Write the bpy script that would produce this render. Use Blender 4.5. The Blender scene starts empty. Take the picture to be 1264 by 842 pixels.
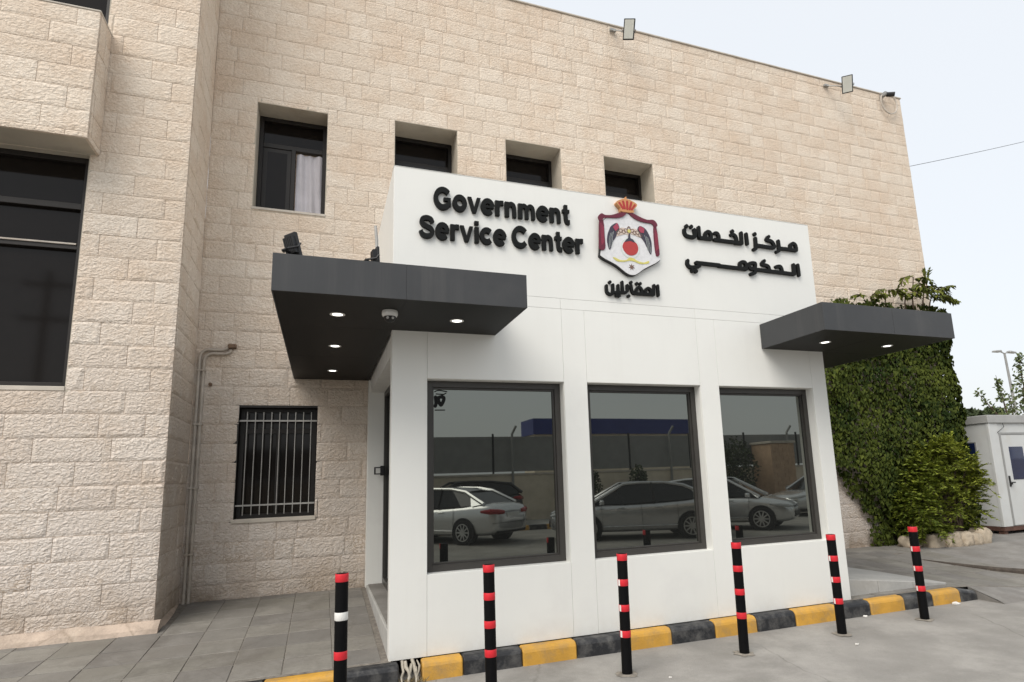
import bpy, bmesh, math, random
from math import sin, cos, pi, radians, sqrt
from mathutils import Vector, Matrix, noise as mnoise
random.seed(7)
scene = bpy.context.scene
COL = scene.collection

# ------------------------------------------------------------ camera
cam = bpy.data.cameras.new("camera")
camo = bpy.data.objects.new("camera", cam)
COL.objects.link(camo)
scene.camera = camo
yaw, pitch, roll = radians(-20.473), radians(10.0), radians(-1.935)
F = Vector((-sin(yaw)*cos(pitch), cos(yaw)*cos(pitch), sin(pitch)))
R0 = Vector((cos(yaw), sin(yaw), 0)); U0 = R0.cross(F)
RR = cos(roll)*R0 + sin(roll)*U0; UU = -sin(roll)*R0 + cos(roll)*U0
CAMP = Vector((-0.594, -5.681, 1.685))
camo.matrix_world = Matrix(((RR.x, UU.x, -F.x, CAMP.x), (RR.y, UU.y, -F.y, CAMP.y), (RR.z, UU.z, -F.z, CAMP.z), (0, 0, 0, 1)))
cam.sensor_width = 36.0; cam.sensor_fit = 'HORIZONTAL'
cam.lens = 36.0*737.42/1264
cam.shift_x = -(671.355-632)/1264
cam.shift_y = (459.507-421)/1264
cam.clip_start = 0.05; cam.clip_end = 2000

# ------------------------------------------------------------ sky, sun, exposure
SUN_EL, SUN_AZ = radians(50), radians(230)      # azimuth clockwise from +Y
world = bpy.data.worlds.new("World"); scene.world = world; world.use_nodes = True
wn, wl = world.node_tree.nodes, world.node_tree.links
wn.clear()
sky = wn.new('ShaderNodeTexSky'); sky.sky_type = 'NISHITA'; sky.sun_disc = False
sky.sun_elevation = SUN_EL; sky.sun_rotation = SUN_AZ
sky.air_density = 1.3; sky.dust_density = 4.0; sky.ozone_density = 1.0
mixw = wn.new('ShaderNodeMixRGB'); mixw.inputs[0].default_value = 0.76      # thin overcast veil
mixw.inputs[2].default_value = (8.35, 8.62, 8.9, 1)
bg = wn.new('ShaderNodeBackground'); bg.inputs[1].default_value = 0.1
out = wn.new('ShaderNodeOutputWorld')
wl.new(sky.outputs[0], mixw.inputs[1]); wl.new(mixw.outputs[0], bg.inputs[0]); wl.new(bg.outputs[0], out.inputs[0])
sun = bpy.data.lights.new("sun", 'SUN'); sun.energy = 2.3; sun.angle = radians(45); sun.color = (1, 0.955, 0.89)
suno = bpy.data.objects.new("sun", sun); COL.objects.link(suno)
sd = Vector((sin(SUN_AZ)*cos(SUN_EL), cos(SUN_AZ)*cos(SUN_EL), sin(SUN_EL)))
suno.rotation_euler = sd.to_track_quat('Z', 'Y').to_euler()
suno.location = (-4, -12, 14)
vs = scene.view_settings
vs.view_transform = 'Standard'; vs.look = 'None'; vs.gamma = 1; vs.exposure = 0.37
scene.render.engine = 'CYCLES'
scene.cycles.max_bounces = 8

# ------------------------------------------------------------ materials
def M(name, col, rough=0.6, metal=0.0, var=0.12, scale=6.0, bump=0.0, bscale=60.0, ior=1.45, col2=None, stain=None, stain_amt=0.0,
      stain_scale=1.5, tone=None, emit=None, emit_s=0.0, coord='pos', coat=0.0, stretch=None, rvar=0.0, bdet=5):
    m = bpy.data.materials.new(name); m.use_nodes = True
    n, l = m.node_tree.nodes, m.node_tree.links
    p = n['Principled BSDF']
    p.inputs['Roughness'].default_value = rough; p.inputs['Metallic'].default_value = metal
    p.inputs['IOR'].default_value = ior
    if coat: p.inputs['Coat Weight'].default_value = coat
    if coord == 'pos':
        g = n.new('ShaderNodeNewGeometry'); co = g.outputs['Position']
    else:
        g = n.new('ShaderNodeTexCoord'); co = g.outputs['Object']
    if stretch:
        mp = n.new('ShaderNodeMapping'); mp.inputs['Scale'].default_value = stretch
        l.new(co, mp.inputs['Vector']); cs = mp.outputs[0]
    else: cs = co
    def noise(sc, det=4, r=0.6, c=None):
        t = n.new('ShaderNodeTexNoise'); t.inputs['Scale'].default_value = sc; t.inputs['Detail'].default_value = det
        t.inputs['Roughness'].default_value = r; l.new(c or co, t.inputs['Vector']); return t.outputs['Fac']
    def ramp(v, a, b):
        t = n.new('ShaderNodeMapRange'); t.inputs[1].default_value = a; t.inputs[2].default_value = b; l.new(v, t.inputs[0]); return t.outputs[0]
    def mix(f, a, b):
        t = n.new('ShaderNodeMixRGB')
        for i, v in ((0, f), (1, a), (2, b)):
            if hasattr(v, 'links'): l.new(v, t.inputs[i])
            else: t.inputs[i].default_value = v if i == 0 else (*v[:3], 1)
        return t.outputs[0]
    c2 = col2 or tuple(x*(1-var*2.2) for x in col)
    c1 = tuple(min(1, x*(1+var)) for x in col)
    c = mix(ramp(noise(scale, c=cs), 0.3, 0.7), c2, c1)
    if tone:
        a = n.new('ShaderNodeAttribute'); a.attribute_name = 'tone'
        c = mix(a.outputs['Fac'], mix(0.75, c, tone[0]), mix(0.75, c, tone[1])) if len(tone) == 2 else c
    if stain:
        c = mix(ramp(noise(stain_scale, 6, 0.7, cs), 0.62-stain_amt*0.25, 0.8), c, stain)
    l.new(c, p.inputs['Base Color'])
    if rvar:
        rr = n.new('ShaderNodeMapRange'); rr.inputs[3].default_value = rough-rvar; rr.inputs[4].default_value = rough+rvar
        l.new(noise(scale*3), rr.inputs[0]); l.new(rr.outputs[0], p.inputs['Roughness'])
    if bump:
        b = n.new('ShaderNodeBump'); b.inputs['Strength'].default_value = min(1, bump); b.inputs['Distance'].default_value = 0.012*max(1, bump)
        l.new(noise(bscale, bdet, 0.65, cs), b.inputs['Height']); l.new(b.outputs[0], p.inputs['Normal'])
    if emit:
        p.inputs['Emission Color'].default_value = (*emit, 1); p.inputs['Emission Strength'].default_value = emit_s
    return m

def stone_material():
    m = bpy.data.materials.new('rock_faced_limestone'); m.use_nodes = True
    n, l = m.node_tree.nodes, m.node_tree.links
    p = n['Principled BSDF']; p.inputs['Roughness'].default_value = 0.88; p.inputs['IOR'].default_value = 1.35
    g = n.new('ShaderNodeNewGeometry'); pos = g.outputs['Position']
    def N(sc, det=4, r=0.6, dist=0.0, vec=None):
        t = n.new('ShaderNodeTexNoise'); t.inputs['Scale'].default_value = sc; t.inputs['Detail'].default_value = det
        t.inputs['Roughness'].default_value = r; t.inputs['Distortion'].default_value = dist; l.new(vec or pos, t.inputs['Vector']); return t.outputs['Fac']
    def rm(v, a, b, c=0, d=1):
        t = n.new('ShaderNodeMapRange'); t.inputs[1].default_value = a; t.inputs[2].default_value = b; t.inputs[3].default_value = c; t.inputs[4].default_value = d
        l.new(v, t.inputs[0]); return t.outputs[0]
    def mix(f, a, b, bt='MIX'):
        t = n.new('ShaderNodeMixRGB'); t.blend_type = bt
        for i, v in ((0, f), (1, a), (2, b)):
            if hasattr(v, 'links'): l.new(v, t.inputs[i])
            else: t.inputs[i].default_value = v if i == 0 else (*v, 1)
        return t.outputs[0]
    def mth(op, a, b):
        t = n.new('ShaderNodeMath'); t.operation = op
        for i, v in ((0, a), (1, b)):
            if hasattr(v, 'links'): l.new(v, t.inputs[i])
            else: t.inputs[i].default_value = v
        return t.outputs[0]
    at = n.new('ShaderNodeAttribute'); at.attribute_name = 'tone'; tone = at.outputs['Fac']
    at2 = n.new('ShaderNodeAttribute'); at2.attribute_name = 'rough_face'; rf = at2.outputs['Fac']
    sx = n.new('ShaderNodeSeparateXYZ'); l.new(pos, sx.inputs[0])
    up = rm(sx.outputs['Z'], 1.0, 5.5)                       # the upper courses are a warmer bed of stone
    base = mix(up, mix(tone, STONE[0], STONE[1]), mix(tone, STONE[2], STONE[3]))
    base = mix(mth('MULTIPLY', rm(N(1.3, 6, 0.7), 0.44, 0.68, 0, 0.62), mth('ADD', 0.35, mth('MULTIPLY', up, 0.65))), base, STONE[4])     # ochre iron staining
    base = mix(rm(N(3.7, 6, 0.75), 0.56, 0.76, 0, 0.6), base, STONE[5])
    mp = n.new('ShaderNodeMapping'); mp.inputs['Scale'].default_value = (1, 1, 1.45); l.new(pos, mp.inputs['Vector'])
    vo = n.new('ShaderNodeTexVoronoi'); vo.feature = 'SMOOTH_F1'; vo.inputs['Scale'].default_value = 24; vo.inputs['Smoothness'].default_value = 0.6
    mpd = n.new('ShaderNodeMixRGB'); mpd.inputs[0].default_value = 0.12; l.new(mp.outputs[0], mpd.inputs[1])
    nz = n.new('ShaderNodeTexNoise'); nz.inputs['Scale'].default_value = 8; l.new(pos, nz.inputs['Vector']); l.new(nz.outputs['Color'], mpd.inputs[2])
    l.new(mpd.outputs[0], vo.inputs['Vector'])
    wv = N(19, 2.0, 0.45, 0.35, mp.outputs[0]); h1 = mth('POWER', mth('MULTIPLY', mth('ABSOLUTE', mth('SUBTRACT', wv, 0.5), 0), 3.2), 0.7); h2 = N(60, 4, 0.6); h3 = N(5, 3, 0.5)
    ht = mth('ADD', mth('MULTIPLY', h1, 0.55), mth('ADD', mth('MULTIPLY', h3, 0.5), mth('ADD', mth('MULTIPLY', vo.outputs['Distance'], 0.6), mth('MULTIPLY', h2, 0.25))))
    pit = mth('MULTIPLY', rm(h1, 0.36, 0.10, 0, 1), rm(N(2.6, 3), 0.35, 0.62, 0.25, 1))                            # brown tone laid into the hollows of the relief
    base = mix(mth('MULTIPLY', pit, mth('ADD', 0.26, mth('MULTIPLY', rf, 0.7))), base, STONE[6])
    base = mix(rm(N(45, 5, 0.7), 0.45, 0.66, 0, 0.30), base, STONE[6])
    mps = n.new('ShaderNodeMapping'); mps.inputs['Scale'].default_value = (3.2, 3.2, 0.28); l.new(pos, mps.inputs['Vector'])
    stk = mth('MULTIPLY', rm(N(1.0, 6, 0.7, 0.0, mps.outputs[0]), 0.54, 0.72, 0, 0.42), mth('ADD', 0.3, mth('MULTIPLY', rm(sx.outputs['Z'], 7.2, 9.9), 0.7)))
    base = mix(stk, base, (0.50, 0.385, 0.275))               # rain streaks, mostly below the parapet
    damp = mth('MULTIPLY', rm(sx.outputs['Z'], 0.75, 0.28), rm(N(2.2, 4), 0.35, 0.6))
    base = mix(mth('MULTIPLY', damp, 0.75), base, (0.26, 0.19, 0.125))        # splash dirt at the foot
    l.new(base, p.inputs['Base Color'])
    b = n.new('ShaderNodeBump'); b.inputs['Distance'].default_value = 0.02; l.new(rm(sx.outputs['Z'], 2.0, 6.5, 0.8, 0.55), b.inputs['Strength'])
    l.new(ht, b.inputs['Height']); l.new(b.outputs[0], p.inputs['Normal'])
    return m
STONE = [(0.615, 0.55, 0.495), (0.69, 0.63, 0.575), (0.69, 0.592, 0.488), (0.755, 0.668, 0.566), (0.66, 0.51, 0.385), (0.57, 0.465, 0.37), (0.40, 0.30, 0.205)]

MT = {}
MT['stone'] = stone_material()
MT['mortar'] = M('mortar', (0.56, 0.46, 0.37), 0.95, var=0.18, scale=9, bump=0.4)
MT['render'] = M('cement_render', (0.50, 0.45, 0.37), 0.9, var=0.08, scale=3, bump=0.3, bscale=120, stain=(0.33, 0.27, 0.2), stain_amt=0.4)
MT['sill'] = M('sawn_limestone', (0.56, 0.51, 0.44), 0.8, var=0.07, scale=5, bump=0.15, bscale=140)
MT['plinth'] = M('rough_mortar_fillet', (0.52, 0.42, 0.34), 0.95, var=0.15, scale=6, bump=0.9, bscale=40, stain=(0.33, 0.26, 0.2), stain_amt=0.5, stain_scale=3)
MT['panel'] = M('white_aluminium_panel', (0.77, 0.77, 0.735), 0.38, var=0.012, scale=1.2, bump=0.02, bscale=3, stain=(0.72, 0.715, 0.69), stain_amt=0.3, stain_scale=1.1)
MT['panel_core'] = M('panel_joint_backing', (0.74, 0.74, 0.72), 0.7, var=0.03)
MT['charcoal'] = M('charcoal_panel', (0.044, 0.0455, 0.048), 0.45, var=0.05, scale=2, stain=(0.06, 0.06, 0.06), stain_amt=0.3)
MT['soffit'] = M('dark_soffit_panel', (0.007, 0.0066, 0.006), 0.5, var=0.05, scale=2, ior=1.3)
MT['frame'] = M('bronze_window_frame', (0.045, 0.042, 0.038), 0.4, var=0.05)
MT['black'] = M('black_plastic', (0.012, 0.012, 0.013), 0.5, var=0.05)
MT['glass'] = M('tinted_glass', (0.012, 0.0125, 0.012), 0.012, var=0.02, ior=2.55, bump=0.06, bscale=0.9, bdet=0)
MT['glass'].node_tree.nodes['Principled BSDF'].inputs['Specular Tint'].default_value = (0.86, 0.9, 0.82, 1)
MT['oldglass'] = M('old_dark_glass', (0.010, 0.008, 0.007), 0.06, var=0.05, ior=1.3, bump=0.05, bscale=0.9, bdet=0)
MT['mullion'] = M('dark_brown_aluminium', (0.014, 0.011, 0.009), 0.5, var=0.1)
MT['curtain'] = M('white_curtain', (0.62, 0.60, 0.64), 0.9, var=0.05, scale=4)
MT['bar'] = M('painted_steel_bar', (0.40, 0.39, 0.37), 0.5, var=0.08, scale=14)
MT['pipe'] = M('grey_conduit', (0.52, 0.47, 0.41), 0.55, var=0.1, scale=8, stain=(0.3, 0.24, 0.18), stain_amt=0.5)
MT['letter'] = M('black_acrylic_letter', (0.008, 0.0085, 0.008), 0.5, var=0.03, ior=1.25)
MT['cast'] = M('grey_cast_plastic', (0.45, 0.45, 0.44), 0.5, var=0.05)
MT['whiteplastic'] = M('white_plastic', (0.72, 0.72, 0.70), 0.4, var=0.03)
MT['floodglass'] = M('frosted_lamp_glass', (0.62, 0.63, 0.58), 0.25, var=0.03)
MT['lamp'] = M('lit_downlight', (0.9, 0.9, 0.85), 0.4, emit=(1, 0.97, 0.9), emit_s=2.5)
MT['bollard'] = M('black_bollard_paint', (0.004, 0.004, 0.0045), 0.6, var=0.12, scale=12, ior=1.2)
MT['red'] = M('red_reflective_tape', (0.62, 0.018, 0.03), 0.45, var=0.05, scale=20)
MT['whitetape'] = M('white_reflective_tape', (0.74, 0.73, 0.70), 0.45, var=0.04, scale=20)
MT['patch'] = M('broken_concrete_patch', (0.25, 0.225, 0.19), 0.95, var=0.2, scale=14, bump=0.8, bscale=40)
MT['rust'] = M('rusty_base', (0.20, 0.13, 0.085), 0.85, var=0.2, scale=30, bump=0.3)
MT['kyellow'] = M('worn_yellow_paint', (0.58, 0.315, 0.05), 0.6, var=0.07, scale=5, bump=0.35, bscale=45, stain=(0.30, 0.21, 0.11), stain_amt=0.62, stain_scale=6)
MT['kblack'] = M('worn_black_paint', (0.022, 0.023, 0.026), 0.5, var=0.12, scale=6, bump=0.35, bscale=45, stain=(0.15, 0.145, 0.135), stain_amt=0.62, stain_scale=6)
MT['road'] = M('worn_concrete_road', (0.295, 0.281, 0.259), 0.9, var=0.10, scale=1.6, bump=0.5, bscale=70, stain=(0.20, 0.19, 0.172), stain_amt=0.7, stain_scale=0.9, rvar=0.06)
def weathered(m, crack_scale, crack_amt, crack_col, patch_col, patch_scale, patch_amt, speck=None):
    n, l = m.node_tree.nodes, m.node_tree.links; pb = n['Principled BSDF']
    src = pb.inputs['Base Color'].links[0].from_socket
    g = n.new('ShaderNodeNewGeometry'); pos = g.outputs['Position']
    def N(sc, det, r): 
        t = n.new('ShaderNodeTexNoise'); t.inputs['Scale'].default_value = sc; t.inputs['Detail'].default_value = det; t.inputs['Roughness'].default_value = r; l.new(pos, t.inputs['Vector']); return t
    def rm(v, a, b, c, d):
        t = n.new('ShaderNodeMapRange'); [t.inputs[k+1].__setattr__('default_value', x) for k, x in enumerate((a, b, c, d))]; l.new(v, t.inputs[0]); return t.outputs[0]
    def mx(f, a, col):
        t = n.new('ShaderNodeMixRGB'); l.new(f, t.inputs[0]); l.new(a, t.inputs[1]); t.inputs[2].default_value = (*col, 1); return t.outputs[0]
    c = mx(rm(N(patch_scale, 8, 0.72).outputs['Fac'], 0.5, 0.66, 0, patch_amt), src, patch_col)
    w = n.new('ShaderNodeMixRGB'); w.inputs[0].default_value = 0.16; l.new(pos, w.inputs[1]); l.new(N(2.2, 5, 0.6).outputs['Color'], w.inputs[2])
    v = n.new('ShaderNodeTexVoronoi'); v.feature = 'DISTANCE_TO_EDGE'; v.inputs['Scale'].default_value = crack_scale; l.new(w.outputs[0], v.inputs['Vector'])
    cf = n.new('ShaderNodeMath'); cf.operation = 'MULTIPLY'; l.new(rm(v.outputs['Distance'], 0.0, 0.011*crack_scale, crack_amt, 0), cf.inputs[0]); l.new(rm(N(0.7, 4, 0.6).outputs['Fac'], 0.42, 0.56, 0, 1), cf.inputs[1])
    c = mx(cf.outputs[0], c, crack_col)
    c = mx(rm(N(60, 5, 0.8).outputs['Fac'], 0.56, 0.72, 0, 0.55), c, patch_col)
    c = mx(rm(N(34, 6, 0.85).outputs['Fac'], 0.56, 0.72, 0, 0.6), c, crack_col)
    l.new(c, pb.inputs['Base Color'])
MT['ground'] = M('dusty_ground', (0.34, 0.31, 0.26), 0.95, var=0.12, scale=0.4, bump=0.3, bscale=20)
MT['tile'] = M('grey_paving_tile', (0.225, 0.214, 0.198), 0.75, var=0.10, scale=3.0, bump=0.22, bscale=60, stain=(0.13, 0.115, 0.10), stain_amt=0.75, stain_scale=1.8, rvar=0.1)
MT['tilejoint'] = M('sandy_joint', (0.20, 0.18, 0.155), 0.95, var=0.2, scale=20)
MT['slab'] = M('pale_concrete_slab', (0.40, 0.395, 0.375), 0.8, var=0.07, scale=3, bump=0.2, stain=(0.3, 0.29, 0.27), stain_amt=0.5)
MT['darksoil'] = M('dark_broken_edge', (0.075, 0.06, 0.048), 0.9, var=0.2, scale=12, bump=0.5)
MT['rock'] = M('rough_fieldstone', (0.50, 0.42, 0.32), 0.9, var=0.15, scale=6, bump=0.9, bscale=18, stain=(0.3, 0.23, 0.16), stain_amt=0.5, stain_scale=4)
MT['cabinwall'] = M('white_sandwich_panel', (0.56, 0.57, 0.56), 0.5, var=0.03, scale=2, stain=(0.5, 0.48, 0.44), stain_amt=0.45, stain_scale=1.8)
MT['cabinroof'] = M('grey_flashing', (0.36, 0.36, 0.35), 0.5, var=0.06, scale=3)
MT['skid'] = M('rusty_steel_skid', (0.11, 0.055, 0.04), 0.8, var=0.2, scale=10)
MT['blueglass'] = M('dark_blue_film_glass', (0.010, 0.018, 0.06), 0.05, var=0.1, ior=1.6)
MT['bark'] = M('bark', (0.12, 0.085, 0.06), 0.9, var=0.2, scale=12, bump=0.6)
MT['metalgrey'] = M('galvanised_steel', (0.32, 0.32, 0.31), 0.5, metal=0.3, var=0.06)
MT['cable'] = M('black_cable', (0.02, 0.02, 0.02), 0.6)
MT['ivy'] = M('ivy_leaf', (0.035, 0.052, 0.010), 0.6, var=0.25, scale=30, tone=((0.010, 0.021, 0.005), (0.112, 0.132, 0.024)), ior=1.15)
MT['shrubleaf'] = M('shrub_leaf', (0.11, 0.15, 0.03), 0.55, var=0.25, scale=20, tone=((0.05, 0.09, 0.012), (0.34, 0.36, 0.04)), ior=1.25)
MT['shoot'] = M('young_shoot_leaf', (0.08, 0.10, 0.02), 0.6, var=0.25, scale=20, tone=((0.045, 0.062, 0.012), (0.20, 0.21, 0.04)), ior=1.2)
MT['treeleaf'] = M('tree_leaf', (0.09, 0.12, 0.04), 0.6, var=0.2, scale=20, tone=((0.055, 0.085, 0.03), (0.15, 0.18, 0.06)))
MT['bushleaf'] = M('dark_bush_leaf', (0.05, 0.07, 0.03), 0.6, tone=((0.03, 0.045, 0.018), (0.075, 0.1, 0.035)))
MT['silver'] = M('silver_car_paint', (0.72, 0.725, 0.73), 0.24, metal=0.7, var=0.02, coat=0.6)
MT['greycar'] = M('grey_car_paint', (0.58, 0.585, 0.60), 0.24, metal=0.7, var=0.02, coat=0.6)
MT['darkcar'] = M('dark_car_paint', (0.03, 0.032, 0.036), 0.25, metal=0.2, var=0.02, coat=0.6)
MT['carglass'] = M('car_glass', (0.012, 0.013, 0.014), 0.03, ior=1.5)
MT['tyre'] = M('tyre_rubber', (0.018, 0.018, 0.018), 0.85, var=0.1)
MT['rim'] = M('alloy_rim', (0.6, 0.6, 0.6), 0.3, metal=0.8)
MT['taillight'] = M('red_lens', (0.35, 0.012, 0.015), 0.15)
MT['headlight'] = M('clear_lens', (0.6, 0.62, 0.64), 0.1)
MT['beige'] = M('beige_block_wall', (0.76, 0.67, 0.54), 0.9, var=0.08, scale=2, bump=0.4, stain=(0.62, 0.53, 0.41), stain_amt=0.5)
MT['sheet'] = M('grey_fence_sheet', (0.28, 0.28, 0.272), 0.7, var=0.06, scale=3)
MT['blue'] = M('blue_roof_sheet', (0.025, 0.04, 0.20), 0.5, var=0.05, scale=1)
MT['hutbrick'] = M('tan_brick', (0.58, 0.40, 0.27), 0.9, var=0.1, scale=5, bump=0.4)
MT['cloth'] = M('dirty_cloth', (0.44, 0.40, 0.33), 0.9, var=0.12, scale=25, bump=0.5)
MT['dryweed'] = M('dry_weed', (0.22, 0.17, 0.085), 0.9, var=0.2, scale=30)
MT['paper'] = M('paper_scrap', (0.72, 0.70, 0.66), 0.9, var=0.05)
for k, c in dict(eshield=(0.70, 0.70, 0.71), egold=(0.56, 0.27, 0.11), ered=(0.40, 0.035, 0.03), emaroon=(0.13, 0.013, 0.032), enavy=(0.045, 0.04, 0.06),
                 eflag=(0.36, 0.05, 0.09), eorb=(0.44, 0.045, 0.042), eyellow=(0.62, 0.56, 0.16), epale=(0.60, 0.67, 0.62), ebrown=(0.17, 0.10, 0.075), eorn=(0.60, 0.50, 0.43)).items():
    MT[k] = M('emblem_'+k[1:]+'_print', c, 0.4, var=0.05, scale=30)

weathered(MT['road'], 0.55, 0.85, (0.15, 0.14, 0.125), (0.36, 0.345, 0.318), 0.8, 0.55)
weathered(MT['tile'], 0.6, 0.0, (0.12, 0.105, 0.09), (0.30, 0.288, 0.265), 1.6, 0.5)
weathered(MT['plinth'], 2.0, 0.5, (0.25, 0.19, 0.14), (0.60, 0.52, 0.43), 3.0, 0.5)
def streaks(m, col, amt, z_lo, z_hi, splash):
    n, l = m.node_tree.nodes, m.node_tree.links; pb = n['Principled BSDF']; src = pb.inputs['Base Color'].links[0].from_socket
    g = n.new('ShaderNodeNewGeometry'); mp = n.new('ShaderNodeMapping'); mp.inputs['Scale'].default_value = (5.5, 5.5, 0.22); l.new(g.outputs['Position'], mp.inputs[0])
    t = n.new('ShaderNodeTexNoise'); t.inputs['Scale'].default_value = 1.0; t.inputs['Detail'].default_value = 6; t.inputs['Roughness'].default_value = 0.7; l.new(mp.outputs[0], t.inputs[0])
    r = n.new('ShaderNodeMapRange'); r.inputs[1].default_value = 0.52; r.inputs[2].default_value = 0.75; r.inputs[4].default_value = amt; l.new(t.outputs['Fac'], r.inputs[0])
    mx = n.new('ShaderNodeMixRGB'); l.new(r.outputs[0], mx.inputs[0]); l.new(src, mx.inputs[1]); mx.inputs[2].default_value = (*col, 1)
    sx = n.new('ShaderNodeSeparateXYZ'); l.new(g.outputs['Position'], sx.inputs[0])
    r2 = n.new('ShaderNodeMapRange'); r2.inputs[1].default_value = z_hi; r2.inputs[2].default_value = z_lo; l.new(sx.outputs['Z'], r2.inputs[0])
    t2 = n.new('ShaderNodeTexNoise'); t2.inputs['Scale'].default_value = 5; t2.inputs['Detail'].default_value = 7; t2.inputs['Roughness'].default_value = 0.75; l.new(g.outputs['Position'], t2.inputs[0])
    r3 = n.new('ShaderNodeMapRange'); r3.inputs[1].default_value = 0.4; r3.inputs[2].default_value = 0.65; r3.inputs[4].default_value = splash; l.new(t2.outputs['Fac'], r3.inputs[0])
    m2 = n.new('ShaderNodeMath'); m2.operation = 'MULTIPLY'; l.new(r2.outputs[0], m2.inputs[0]); l.new(r3.outputs[0], m2.inputs[1])
    m3 = n.new('ShaderNodeMixRGB'); l.new(m2.outputs[0], m3.inputs[0]); l.new(mx.outputs[0], m3.inputs[1]); m3.inputs[2].default_value = (0.45, 0.37, 0.28, 1)
    l.new(m3.outputs[0], pb.inputs['Base Color'])
streaks(MT['panel'], (0.66, 0.645, 0.60), 0.16, 0.15, 0.36, 0.22)
streaks(MT['charcoal'], (0.085, 0.083, 0.08), 0.5, -2, -1, 0)
weathered(MT['slab'], 0.8, 0.3, (0.25, 0.24, 0.22), (0.5, 0.49, 0.46), 2.0, 0.5)

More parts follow.
